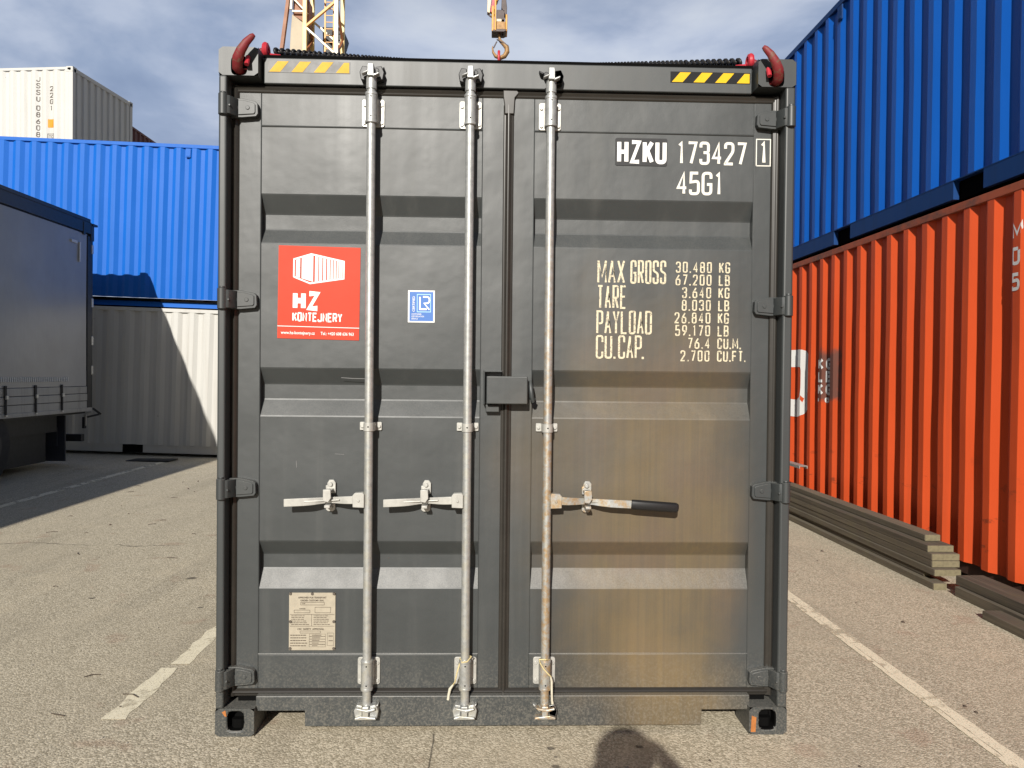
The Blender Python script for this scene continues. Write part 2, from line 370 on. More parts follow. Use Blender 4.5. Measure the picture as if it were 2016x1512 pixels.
M['redhook'] = a.fin(a.mix(a.math('MULTIPLY', k_, 0.75), (0.19, 0.014, 0.018), (0.14, 0.08, 0.05)), 0.6)
M['redpaint'] = plain('red_enamel', (0.50, 0.03, 0.045), 0.4, 0, 0.3, 20)
M['chain'] = plain('dark_steel_chain', (0.030, 0.028, 0.027), 0.5, 0.4, 0.5, 60)
M['rope'] = plain('yellowed_cord', (0.62, 0.52, 0.27), 0.8, 0, 0.4, 60)
M['rope2'] = plain('worn_cord_end', (0.62, 0.58, 0.46), 0.8, 0, 0.4, 60)
M['rust'] = plain('orange_rust', (0.42, 0.15, 0.035), 0.8, 0, 0.5, 40)

# ------------------------------------------------------------------ generic container pieces
def casting_mesh(sx, sy, sz, thick=0.022):
    """ISO corner fitting; local origin at the outer corner, body extends to -sx,-sy,-sz; slotted on its three outer faces"""
    mb = MB(); LX, LY, LZ = 0.163, 0.178, 0.118
    def face(P, U, V, Nn, w, h, hw, hh, off):
        # outer rectangle with an oval slot; P corner, U,V in-plane, Nn inward
        n = 28; rect, oval = [], []
        cx_, cy_ = w*0.52+off[0], h*0.5+off[1]
        for i in range(n):
            t = 2*math.pi*i/n; c_, s_ = math.cos(t), math.sin(t); k = max(abs(c_), abs(s_)); u, v = c_/k, s_/k
            rect.append((w/2+u*w/2, h/2+v*h/2))
            e = 4.0; r_ = (abs(c_/hw)**e+abs(s_/hh)**e)**(-1/e); oval.append((cx_+r_*c_, cy_+r_*s_))
        pt = lambda q, d: tuple(P+U*q[0]+V*q[1]+Nn*d)
        vs = [pt(q, 0) for q in rect]+[pt(q, 0) for q in oval]+[pt(q, thick) for q in oval]
        mb.mi = 0; mb.add(vs, [(i, (i+1) % n, n+(i+1) % n, n+i) for i in range(n)]); mb.mi = 1; o_ = len(mb.v)-3*n
        for i in range(n): mb.f.append((o_+n+i, o_+n+(i+1) % n, o_+2*n+(i+1) % n, o_+2*n+i)); mb.m.append(1); mb.sm.append(False)
        mb.mi = 1; mb.add([pt(q, thick) for q in oval], [tuple(range(n))]); mb.mi = 0  # slot walls and back painted black for the shade inside
    X, Y, Z = Vector((-sx,0,0)), Vector((0,-sy,0)), Vector((0,0,-sz)); O = Vector((0,0,0))
    face(O, X, Z, Y, LX, LZ, 0.034, 0.041, (0, 0.018 if sz > 0 else 0.006))
    face(O, Y, Z, X, LY, LZ, 0.042, 0.030, (0, 0))
    face(O, X, Y, Z, LX, LY, 0.033, 0.060, (0, 0))
    # three inner faces close the block
    a_, b_, c_, d_ = X*LX, Y*LY, Z*LZ, None
    mb.add([a_, a_+b_, a_+b_+c_, a_+c_], [(0,1,2,3)]); mb.add([b_, a_+b_, a_+b_+c_, b_+c_], [(0,1,2,3)]); mb.add([c_, a_+c_, a_+b_+c_, b_+c_], [(0,1,2,3)])
    return mb
HW = 1.219
CORR = (0.072, 0.068, 0.070, 0.068)
def corr_profile(length, phase, pat, d0, d1):
    """[(u, depth)] across 0..length; depth d0 outer, d1 inner"""
    per = sum(pat); pts = [(0.0, None)]; u = phase - per*math.ceil(phase/per)
    brk = []
    while u < length+per:
        brk += [(u, d0), (u+pat[0], d0), (u+pat[0]+pat[1], d1), (u+pat[0]+pat[1]+pat[2], d1)]; u += per
    def dep(q):
        for (a_, da), (b_, db) in zip(brk, brk[1:]):
            if a_ <= q <= b_: return da+(db-da)*(q-a_)/max(1e-9, b_-a_)
        return d1
    res = [(0.0, dep(0.0))]+[(q, d) for q, d in brk if 0 < q < length]+[(length, dep(length))]
    return res, dep
def container(name, label, length, H, mats, loc, rz=0, tilt=0, rail_in=0.0, low_mat=None, dent=1.0, phase=0.0, pockets=(), vents=(), rail_mat=None, group=None, front=True, panel_z=None, sides=(-1, 1)):
    paint, trim = mats; root = empty(name, label, 'shipping container', loc, rz, group, tilt)
    rail_mat = rail_mat or trim; deps = {}
    for sx in (-1, 1):
        for ye in (0, 1):
            for sz in (0, 1):
                if not front and ye == 0: continue
                c = casting_mesh(sx, 1 if ye else -1, 1 if sz else -1).build('corner_casting', [trim, M['black']], root)
                c.data.transform(Matrix.Translation((sx*HW, length if ye else 0, H if sz else 0)))
            if front or ye:
                mb = MB(); y0 = 0.004 if not ye else length-0.11; y1 = 0.11 if not ye else length-0.004
                mb.box(sx*(HW-0.004), sx*(HW-0.11), y0, y1, 0.118, H-0.118); mb.build('corner_post', trim, root, 0.006)
        if sx not in sides: continue
        y0, y1 = 0.11, length-0.11; z0, z1 = (0.155, H-0.072)
        if panel_z: z0 = panel_z
        prof, dep = corr_profile(y1-y0, phase-y0, CORR, 0.006, 0.042); deps[sx] = lambda y, d=dep, q=y0: d(y-q)
        mb = MB(); zs = [z0+(z1-z0)*i/14 for i in range(15)]
        mb.sheet([[(sx*(HW-d-0.004*dent*noise.noise((u*0.9, z*1.1, loc[0]+sx))-0.0035*dent*noise.noise((u*4.0, z*2.0, loc[1]))), y0+u, z+(0.016*dent*noise.noise((u*1.7, 3.3, loc[2])) if i_ == 0 and panel_z else 0)) for u, d in prof] for i_, z in enumerate(zs)]); mb.build('side_panel', paint, root)
        mb = MB(); mb.box(sx*(HW-0.002), sx*(HW-0.065), 0.178, length-0.178, H-0.074, H-0.012); mb.build('top_rail', rail_mat, root, 0.004)
        mb = MB(); cuts = [0.178]+[q for p in sorted(pockets) for q in (p-0.18, p+0.18)]+[length-0.178]
        for i in range(0, len(cuts), 2): mb.box(sx*(HW-0.003-rail_in), sx*(HW-0.05-rail_in), cuts[i], cuts[i+1], 0.0125, 0.157)
        if not rail_in: mb.box(sx*(HW-0.001), sx*(HW-0.075), 0.178, length-0.178, 0.157, 0.166)
        mb.build('bottom_rail', low_mat or trim, root)
        for p in pockets:
            mb = MB(); mb.box(sx*(HW-0.06), sx*(HW-0.5), p-0.178, p+0.178, 0.014, 0.156); mb.build('forklift_pocket', M['black'], root)  # black block in place of the pocket's shaded inside
        for v in vents:
            mb = MB(); mb.box(sx*(HW+0.004), sx*(HW-0.012), v-0.045, v+0.045, H-0.24, H-0.085); mb.box(sx*(HW+0.010), sx*(HW+0.004), v-0.03, v+0.03, H-0.225, H-0.205); mb.build('vent', trim, root, 0.004)
    for ye in (0, 1):
        if not front and ye == 0: continue
        yy = 0.0 if not ye else length; s_ = 1 if not ye else -1
        prof, _ = corr_profile(2*(HW-0.11), 0.02, (0.11,0.02,0.10,0.02), 0.02, 0.062)
        mb = MB(); mb.sheet([[(-HW+0.11+u, yy+s_*d, z) for u, d in prof] for z in (0.15, H-0.1)]); mb.build('end_panel', paint, root)
        mb = MB(); mb.box(-HW+0.163, HW-0.163, yy+s_*0.004, yy+s_*0.08, H-0.105, H-0.014); mb.build('header_rail', trim, root, 0.005)
        mb = MB(); mb.box(-HW+0.163, HW-0.163, yy+s_*0.004, yy+s_*0.08, 0.013, 0.155); mb.build('end_sill', trim, root, 0.005)
    mb = MB(); mb.box(-HW+0.066, HW-0.066, 0.08, length-0.08, H-0.03, H-0.018); mb.build('roof', paint, root)
    mb = MB(); mb.box(-HW+0.07, HW-0.07, 0.08, length-0.08, 0.10, 0.15); mb.build('underframe', M['black'], root)
    return root, deps
def decal_on_side(name, polys, root, x_out, dep, mat, y_from, sign):
    """flat lettering cut at the folds of a corrugated side and pressed onto it. u runs along y from y_from with `sign`"""
    b = bmesh.new()
    for q in polys:
        b.faces.new([b.verts.new((p[0], (len(b.faces) % 9)*7e-5, p[1])) for p in q])
    us = [v.co.x for v in b.verts]; per = sum(CORR)
    ys = [y_from+sign*u for u in (min(us), max(us))]; lo, hi = min(ys), max(ys)
    # fold positions: sample the depth for slope changes
    k = int((hi-lo)/0.002)+2; prev = None; folds = []
    for i in range(k+1):
        y = lo+(hi-lo)*i/k; s1 = dep(y+0.001)-dep(y-0.001)
        if prev is not None and abs(s1-prev) > 2e-4: folds.append(y)
        prev = s1
    for y in folds:
        u = (y-y_from)*sign
        bmesh.ops.bisect_plane(b, geom=b.verts[:]+b.edges[:]+b.faces[:], plane_co=(u,0,0), plane_no=(1,0,0), dist=1e-5)
    sx = 1 if x_out > 0 else -1
    for v in b.verts:
        y = y_from+sign*v.co.x; v.co = (x_out-sx*(dep(y)-0.0025-v.co.y), y, v.co.z)
    me = bpy.data.meshes.new(name); b.to_mesh(me); b.free(); me.materials.append(mat)
    o = bpy.data.objects.new(name, me); COL.objects.link(o); o.parent = root; return o

# ================================================================== the grey container in front
GL, GH = 12.192, 2.896
grey, gdeps = container('grey_container', 'dark grey shipping container facing the camera with its double doors shut', GL, GH, (M['grey_trim'], M['grey_trim']), (0, 0, 0), front=False)
YD = 0.070
for sx in (-1, 1):
    for sz in (0, 1):
        c = casting_mesh(sx, -1, 1 if sz else -1, 0.06).build('corner_casting', [M['grey_trim'], M['black']], grey, 0.009, 3)
        c.data.transform(Matrix.Translation((sx*HW, 0, GH if sz else 0)))
        if sz == 0:
            mb = MB(); mb.add([(sx*1.062, -0.0015, 0.012), (sx*1.083, -0.0015, 0.012), (sx*1.086, -0.0015, 0.075), (sx*1.066, -0.0015, 0.083)] if sx > 0 else
                              [(-1.178, -0.0015, 0.086), (-1.170, -0.0015, 0.086), (-1.176, -0.0015, 0.112), (-1.190, -0.0015, 0.104)], [(0,1,2,3)])
            mb.build('rust_patch', M['rust'], grey)
    mb = MB(); pw = 0.034 if sx < 0 else 0.043
    mb.box(sx*HW, sx*(HW-pw), 0.0, 0.20, 0.116, GH-0.116); mb.box(sx*(HW-pw), sx*(HW-0.10), 0.145, 0.20, 0.116, GH-0.116)
    mb.build('corner_post', M['grey_trim'], grey, 0.009, 3)
mb = MB(); mb.box(-1.046, 1.046, 0.048, 0.13, 2.764, 2.874); hdr = mb.build('header', M['grey_trim'], grey, 0.004)
mb = MB(); mb.box(-1.05, 1.05, 0.052, 0.35, 2.874, 2.887); mb.build('header_top_strip', M['black'], grey)  # thin black strip along the top edge of the header
mb = MB(); mb.box(-1.13, 1.13, 0.16, 0.20, 0.10, 2.86); mb.build('door_recess', M['black'], grey)  # black plate behind the leaves, in place of shaded depth
mb = MB(); mb.prism([(-1.058, 0.158), (1.066, 0.158), (1.066, 0.095), (0.857, 0.095), (0.857, 0.028), (-0.851, 0.028), (-0.851, 0.095), (-1.058, 0.095)], 0.03, 0.10)
sill = mb.build('sill', M['grey'], grey, 0.003)
mb = MB()
for sx in (-1, 1): mb = MB(); mb.box(sx*1.06, sx*0.845, 0.032, 0.30, 0.0955, 0.101); mb.build('lifting_slot', M['grey_trim'], grey)

# hazard tape on the header
def hazard(x0, x1, z0, z1, bgm, fg, tears):
    mb = MB(); y = 0.0465; mb.mi = 0
    mb.add([(x0, y, z0), (x1, y, z0), (x1, y, z1), (x0, y, z1)], [(0,1,2,3)]); mb.mi = 1; h = z1-z0; w = 0.047; pit = 0.094; sl = 0.036
    x = x0+0.006
    for i in range(4):
        q = [(x, z0+0.002), (x+w, z0+0.002), (x+w+sl, z1-0.003), (x+sl, z1-0.003)]
        if q[2][0] > x1: q = [(x, z0+0.002), (x1-0.004, z0+0.002), (x1-0.004, z1-0.004), (x+sl*0.95, z1-0.004)]
        if q[3][0] > x1: q = [(x, z0+0.002), (x1-0.004, z0+0.002), (x1-0.004, z1-0.006)]
        mb.add([(p[0], y-0.001, p[1]) for p in q], [tuple(range(len(q)))]); x += pit
    return mb.build('hazard_tape', [bgm, fg], hdr)
t = hazard(-1.030, -0.682, 2.812, 2.862, M['tape_grey'], M['tape_faded'], True); t['label'] = 'faded yellow and grey striped warning tape'
t = hazard(0.690, 1.038, 2.806, 2.853, M['tape_black'], M['tape_yellow'], False); t['label'] = 'bright yellow and black striped warning tape'

# --- doors: two framed leaves with three recessed channels each
GR = [(2.302, 2.224, 2.158, 2.092), (1.558, 1.490, 1.423, 1.352), (0.812, 0.750, 0.687, 0.610)]
def door(label, xs0, xp0, xp1, xs1):
    mb = MB(); z0, z1 = 0.175, 2.732; d0, d1 = YD+0.0025, YD+0.040
    mb.box(xs0, xp0, YD, YD+0.06, z0, z1); mb.box(xp1, xs1, YD, YD+0.06, z0, z1)
    mb.box(xp0, xp1, YD+0.001, YD+0.06, z0, 0.322); mb.box(xp0, xp1, YD+0.001, YD+0.06, 2.594, z1)
    prof = [(d0, 2.590)]
    for a_, b_, c_, e_ in GR: prof += [(d0, a_+0.003), (d0+0.002, a_-0.003), (d1-0.002, b_+0.003), (d1, b_-0.003), (d1, c_+0.003), (d1-0.002, c_-0.003), (d0+0.002, e_+0.003), (d0, e_-0.003)]
    prof += [(d0, 0.326)]
    nx = 8; mb.sheet([[(xp0+(xp1-xp0)*i/nx, y, z) for i in range(nx+1)] for y, z in prof])
    d = mb.build('door', M['grey'], grey, 0.0025); d['label'] = label
    # weld beads round the panel
    mb = MB(); r = 0.0032
    for zz_ in (2.592, 0.324): mb.tube([(xp0, YD+0.001, zz_), ((xp0+xp1)/2, YD+0.001, zz_+0.0015), (xp1, YD+0.001, zz_)], r, 6)
    for xx in (xp0, xp1): mb.tube([(xx, YD+0.001, 0.324), (xx, YD+0.001, 2.70)], 0.002, 6)
    mb.build('weld_bead', M['grey'], d)
    return d
dl = door('cleaner grey door leaf with red sticker and two lock rods', -1.155, -1.062, -0.117, -0.020)
dr = door('brown stained grey door leaf with white lettering and one lock rod', 0.010, 0.107, 1.066, 1.142)

def gasket(d, x0, x1, left_edge, right_edge):
    mb = MB(); y = YD-0.004
    def strip(pa, pb, ax, w):
        # a soft double-lipped rubber section
        k = 9; prof = [(-0.5+i/(k-1), 0.012*math.sin(math.pi*i/(k-1))**0.6*(1+0.28*math.cos(2*math.pi*i/(k-1)*1.5))) for i in range(k)]
        rows = []
        for P in (pa, pb): rows.append([(P[0]+(w*u if ax == 'x' else 0), y+0.006-h, P[1]+(w*u if ax == 'z' else 0)) for u, h in prof])
        mb.sheet(rows, True)
    strip((x0-0.010, 2.747), (x1+0.010, 2.747), 'z', 0.034); strip((x0-0.012, 0.159), (x1+0.012, 0.159), 'z', 0.034)
    if left_edge: strip((x0-0.016, 0.145), (x0-0.016, 2.760), 'x', 0.034)
    if right_edge: strip((x1+0.020, 0.145), (x1+0.020, 2.760), 'x', 0.040)
    return mb.build('gasket', M['rubber'], d, angle=60)
gasket(dl, -1.155, -0.020, True, False); gasket(dr, 0.010, 1.142, False, True)
mb = MB(); k = 9
k = 17; prof = [(-0.030+0.052*i/(k-1), 0.018*math.sin(math.pi*i/(k-1))**0.5*(1+0.22*math.cos(4*math.pi*i/(k-1)))) for i in range(k)]
mb.sheet([[(u, YD+0.008-h, z) for u, h in prof] for z in (0.15, 1.0, 2.0, 2.70)], True)
mb.prism([(-0.030, 2.762), (0.030, 2.762), (0.040, 2.752), (0.022, 2.73), (0.018, 2.66), (-0.023, 2.66), (-0.024, 2.70), (-0.030, 2.735)], YD-0.013, YD+0.012)
mb.build('centre_gasket', M['rubber'], dr, 0.006, 3)

# --- hinges
def hinge(d, sx, z):
    mb = MB(); q = lambda pts: [(sx*u, z+v) for u, v in pts]
    mb.prism(q([(1.205, 0.040), (1.135, 0.040), (1.080, 0.029), (1.070, 0.020), (1.068, -0.022), (1.076, -0.034), (1.135, -0.040), (1.205, -0.040)]), YD-0.028, YD-0.001)
    mb.prism(q([(1.150, 0.031), (1.128, 0.031), (1.086, 0.021), (1.079, 0.015), (1.079, -0.018), (1.084, -0.025), (1.150, -0.030)]), YD-0.033, YD-0.028)
    mb.cyl((sx*1.110, YD-0.036, z), (sx*1.110, YD-0.03, z), 0.009, 10)
    mb.box(sx*1.185, sx*1.150, YD-0.031, YD-0.028, z-0.008, z+0.008)
    mb.cyl((sx*1.200, 0.002, z-0.043), (sx*1.200, 0.002, z+0.043), 0.0195, 18)
    mb.prism([(sx*1.200, -0.014), (sx*1.172, 0.0), (sx*1.150, YD-0.028), (sx*1.150, YD-0.006), (sx*1.175, 0.03), (sx*1.200, 0.012)], z-0.038, z+0.037, 'xy')
    mb.cyl((sx*1.200, 0.002, z+0.043), (sx*1.200, 0.002, z+0.052), 0.012, 10)
    mb.cyl((sx*1.172, -0.006, z-0.004), (sx*1.172, 0.004, z-0.004), 0.005, 8)
    return mb.build('hinge', M['grey_trim'], d, 0.003, 2)
for z in (2.657, 1.846, 1.046, 0.238): hinge(dl, -1, z)
for z in (2.653, 1.846, 1.044, 0.230): hinge(dr, 1, z)

# --- locking gear
BY = 0.012
def lock_bar(d, x, rusty, mirror):
    mt = M['galv_rust'] if rusty else M['galv']; r = 0.0185
    mb = MB(); mb.cyl((x, BY, 0.115), (x, BY, 2.785), r, 20)
    mb.cyl((x, BY, 2.735), (x, BY, 2.785), r+0.004, 20); mb.cyl((x, BY, 0.150), (x, BY, 0.200), r-0.001, 20)
    bar = mb.build('locking_bar', mt, d)
    for zc, h in ((2.653, 0.118), (0.254, 0.118)):
        mb = MB(); mb.prism(rrect(x-0.048, x+0.048, zc-h/2, zc+h/2, 0.010), YD-0.007, YD); mb.mi = 1
        mb.cyl((x, BY, zc-h/2+0.004), (x, BY, zc+h/2+0.010), 0.0245, 22); mb.mi = 0
        mb.box(x-0.0245, x+0.0245, BY, YD-0.002, zc-h/2+0.01, zc+h/2-0.004)
        for sx in (-1, 1):
            for dz in (-0.042, 0.034): mb.cyl((x+sx*0.037, YD-0.013, zc+dz), (x+sx*0.037, YD-0.006, zc+dz), 0.0075, 12)
        mb.mi = 2
        for dz in (-0.036, 0.046): mb.cyl((x+0.001, BY-0.0255, zc+dz), (x+0.001, BY-0.018, zc+dz), 0.0036, 8)
        mb.build('bar_guide', [M['plate'], mt, M['black']], d, 0.0015)
        for dz in (-h/2-0.002, h/2-0.004): mb = MB(); mb.cyl((x, BY, zc+dz), (x, BY, zc+dz+0.012), 0.0262, 22); mb.build('collar', mt, d, 0.002)
    mb = MB(); zc = 1.312; mb.prism(rrect(x-0.047, x-0.023, zc-0.018, zc+0.018, 0.004), YD-0.007, YD); mb.prism(rrect(x+0.023, x+0.047, zc-0.018, zc+0.018, 0.004), YD-0.007, YD)
    mb.cyl((x, BY, zc-0.018), (x, BY, zc+0.018), 0.0225, 20); mb.box(x-0.0235, x-0.0185, BY, YD-0.002, zc-0.018, zc+0.018); mb.box(x+0.0185, x+0.0235, BY, YD-0.002, zc-0.018, zc+0.018)
    for sx in (-1, 1): mb.cyl((x+sx*0.036, YD-0.014, zc), (x+sx*0.036, YD-0.006, zc), 0.0075, 12)
    mb.mi = 1; mb.cyl((x, BY-0.0235, zc+0.001), (x, BY-0.018, zc+0.001), 0.0036, 8)
    mb.build('bar_clamp', [M['plate'], M['black']], d, 0.0015)
    s = -1 if mirror else 1
    for top in (True, False):
        zc = 2.806 if top else 0.108; v = 1 if top else -1; par = hdr if top else sill; yb = 0.048 if top else 0.030
        for sx, w in ((-1, 0.027), (1, 0.029)):
            mb = MB(); mb.prism([(x+sx*0.016, zc-0.036), (x+sx*(0.018+w), zc-0.030), (x+sx*(0.024+w), zc+0.002), (x+sx*(0.012+w), zc+0.028), (x+sx*0.016, zc+0.024)], yb-0.038, yb+0.001)
            if sx == -s: mb.build('cam_keeper', M['keeper'] if top else M['galv'], par, 0.003)
        mb.cyl((x+s*0.022, yb-0.040, zc+0.008), (x+s*0.022, yb-0.010, zc+0.008), 0.011, 10)
        mb.prism([(x+s*0.03, zc+0.018), (x+s*0.052, zc+0.028), (x+s*0.048, zc+0.016), (x+s*0.034, zc+0.010)], yb-0.030, yb)
        mb.build('cam_keeper', M['keeper'] if top else M['galv'], par, 0.003)
        mb = MB(); mb.prism([(x-0.012, zc+v*0.026), (x+0.012, zc+v*0.026), (x+0.014, zc-v*0.024), (x-0.014, zc-v*0.024)], -0.022, 0.022)
        if not top: mb.prism([(x-0.043, zc-v*0.022), (x+0.005, zc-v*0.012), (x+0.040, zc-v*0.020), (x+0.042, zc-v*0.012), (x+0.01, zc-v*0.001), (x-0.03, zc-v*0.010)], -0.026, 0.010)
        if not top: mb.prism([(x-s*0.045, zc-0.030), (x+s*0.045, zc-0.030), (x+s*0.043, zc-0.021), (x-s*0.02, zc-0.014), (x-s*0.045, zc-0.022)], -0.024, 0.012)
        else: mb.prism([(x-0.036, zc-0.020), (x-0.010, zc-0.010), (x-0.010, zc-0.002), (x-0.034, zc-0.013)], -0.026, 0.004); mb.prism([(x+0.010, zc-0.030), (x+0.036, zc-0.018), (x+0.036, zc-0.010), (x+0.010, zc-0.020)], -0.026, 0.004)
        mb.build('cam', M['galv'] if top else mt, d, 0.003)
    return bar
lock_bar(dl, -0.5855, False, False); lock_bar(dl, -0.1690, False, False); b3 = lock_bar(dr, 0.1730, True, True); b3['label'] = 'rust flecked yellowed lock rod'
def handle(d, xb, s, tip, catch, rusty):
    """s: direction in which the handle points from the bar"""
    mt = M['galv_rust'] if rusty else M['plate']; z = 1.004; x0 = xb+s*0.014; x1 = xb+s*0.062
    mb = MB(); mb.prism([(x0, z-0.032), (x1, z-0.030), (x1+s*0.001, z+0.020), (x1-s*0.008, z+0.030), (x0+s*0.006, z+0.032), (x0, z+0.024)], -0.012, 0.020)
    mb.cyl(((x0+x1)/2, -0.016, z-0.002), ((x0+x1)/2, -0.010, z-0.002), 0.006, 10); mb.build('handle_hub', mt, d, 0.003)
    xe = xb+s*tip; n = 14; xs = [x1-s*0.006+(xe-x1)*i/n for i in range(n+1)]; mid = xb+s*catch
    rows = []
    for i, x in enumerate(xs):
        k = math.exp(-((x-mid)/0.055)**2); yy = -0.002+0.026*k; zz_ = z-0.001*i*(1.0 if not rusty else 1.6)
        hh = 0.0165-0.004*k; rows.append((x, yy, zz_, hh))
    vs, fs = [], []
    for x, yy, zz_, hh in rows: vs += [(x, yy-0.005, zz_-hh), (x, yy+0.005, zz_-hh), (x, yy+0.005, zz_+hh), (x, yy-0.005, zz_+hh)]
    for i in range(n):
        for j in range(4): fs.append((i*4+j, i*4+(j+1) % 4, i*4+4+(j+1) % 4, i*4+4+j))
    fs += [(0,1,2,3), (n*4+3, n*4+2, n*4+1, n*4)]
    mb = MB(); mb.add(vs, fs); mb.tube([(xs[3], -0.008+0.006, z), (mid, 0.014, z-0.006), (xs[10], -0.005, z-0.008)], 0.004, 6); mb.build('handle', mt, d, 0.002)
    mb = MB(); x = mid
    mb.prism([(x-0.020, z-0.052), (x-0.010, z-0.060), (x+0.010, z-0.060), (x+0.020, z-0.052), (x+0.020, z-0.018), (x-0.020, z-0.018)], YD-0.012, YD+0.001)
    mb.prism([(x-0.020, z+0.018), (x+0.022, z+0.018), (x+0.022, z+0.064), (x+0.013, z+0.076), (x-0.006, z+0.076), (x-0.014, z+0.062), (x-0.014, z+0.052), (x-0.021, z+0.052)], YD-0.012, YD+0.001)
    for dz in (-0.042, 0.057): mb.cyl((x, YD-0.022, z+dz), (x, YD-0.011, z+dz), 0.0095, 14)
    mb.prism([(x-0.018, z+0.044), (x+0.014, z+0.044), (x+0.016, z+0.008), (x+0.004, z-0.010), (x-0.018, z-0.006)], -0.010, -0.002)
    mb.box(x-0.016, x+0.014, -0.006, YD-0.01, z+0.030, z+0.040)
    mb.box(x-0.012, x+0.012, -0.012, YD-0.01, z-0.034, z-0.022)
    mb.build('handle_catch', mt, d, 0.002)
    if rusty:
        ze = z-0.0016*n; a_ = xb+s*0.360; mb = MB(); mb.tube([(a_, -0.002, ze+0.010), (a_+0.02, -0.003, ze+0.008), (xe-0.01, -0.004, ze-0.004), (xe, -0.004, ze-0.005)], [0.0155, 0.0165, 0.0165, 0.012], 8, flat=1.35); mb.build('handle_grip', M['grip'], d, 0.002)
handle(dl, -0.5855, -1, 0.357, 0.169, False); handle(dl, -0.1690, -1, 0.357, 0.177, False); handle(dr, 0.1730, 1, 0.562, 0.176, True)

for pts_, w_ in ((((-0.715, 1.519), (-0.66, 1.516), (-0.60, 1.5155)), 0.0022), (((-0.905, 1.16), (-0.903, 1.13)), 0.002), (((-0.74, 1.19), (-0.70, 1.188)), 0.0018)):
    mb = MB(); put(mb, stroke_polys([Vector(p) for p in pts_], w_), lambda u, v: (u, YD+0.0012, v)); mb.build('scratch', M['tape_grey'], dl)
# --- lock box across the two leaves
mb = MB(); mb.box(-0.089, 0.086, 0.002, 0.012, 1.414, 1.532)
for q in ((-0.089, -0.081, 1.414, 1.532), (0.078, 0.086, 1.414, 1.532)): mb.box(q[0], q[1], 0.012, YD, q[2], q[3])
mb.box(-0.081, 0.078, 0.012, YD, 1.524, 1.532); mb.build('lock_box', M['grey'], dr, 0.004, 3)
mb = MB(); mb.box(-0.103, -0.096, 0.03, YD, 1.41, 1.556); mb.box(-0.103, -0.022, 0.03, YD, 1.549, 1.556); mb.box(-0.092, -0.034, 0.034, YD, 1.378, 1.408)
mb.build('lock_bracket', M['grey'], dl, 0.003)
mb = MB(); mb.tube([(0.100, 0.045, 1.512), (0.100, 0.03, 1.49), (0.104, 0.024, 1.445), (0.110, 0.03, 1.427), (0.120, 0.05, 1.434)], [0.007, 0.010, 0.011, 0.009, 0.006], 10); mb.build('lock_latch', M['grey_trim'], dr)

# --- lettering on the stained leaf
Yt = YD-0.0005; FT = lambda u, v: (u, YD+0.0008, v); FS = lambda u, v: (u, YD-0.0012, v)
mb = MB(); mb.prism(rrect(0.459, 0.686, 2.452, 2.571, 0.008), YD-0.0002, YD+0.003); mb.mi = 1
put(mb, text_polys('HZKU', 0.467, 2.460, 0.102, 0.049, 0.0065, 0.0175), lambda u, v: (u, YD-0.0012, v)); mb.build('owner_code', [M['code_black'], M['white_fresh']], dr)
mb = MB(); put(mb, text_polys('173427', 0.728, 2.461, 0.101, 0.0455, 0.0085, 0.0125), FT)
put(mb, text_polys('45G1', 0.728, 2.329, 0.102, 0.0475, 0.0075, 0.0125), FT); mb.build('serial_number', M['white_print'], dr)
mb = MB()
for q in stroke_polys([Vector(p) for p in ((1.0765, 2.461), (1.0765, 2.576), (1.1380, 2.576), (1.1380, 2.461), (1.0765, 2.461))], 0.0045): mb.add([FS(*p) for p in q], [(0,1,2,3)])
put(mb, text_polys('1', 1.092, 2.468, 0.100, 0.040, 0, 0.015), FS); mb.build('check_digit', M['white_print'], dr)
mb = MB()
for tx, x, z, cw in (('MAX', 0.387, 1.940, 0.034), ('GROSS', 0.531, 1.940, 0.0270), ('TARE', 0.387, 1.830, 0.028), ('PAYLOAD', 0.385, 1.720, 0.030), ('CU.', 0.384, 1.613, 0.033), ('CAP', 0.481, 1.613, 0.031)):
    put(mb, text_polys(tx, x, z, 0.103, cw, 0.0055, 0.0088), FT)
put(mb, text_polys('.', 0.585, 1.613, 0.1, 0.03, 0, 0.0095), FT)
nums = (('30,480', 'KG'), ('67,200', 'LB'), ('3,640', 'KG'), ('8,030', 'LB'), ('26,840', 'KG'), ('59,170', 'LB'), ('76.4', 'CU.M.'), ('2,700', 'CU.FT.'))
for i, (a_, b_) in enumerate(nums):
    z = 1.991-i*0.0551; cw, gp, th = 0.0215, 0.0088, 0.0060
    wid = sum((th*1.05 if c in '.,' else cw*(0.8 if c == '1' else 1))+gp for c in a_)-gp
    put(mb, text_polys(a_, 0.888-i*0.0008-wid, z, 0.048, cw, gp, th), FT)
    put(mb, text_polys(b_, 0.920-i*0.0006, z, 0.048, 0.0215, 0.0055, 0.0064), FT)
mb.build('weight_table', M['yellow_print'], dr)

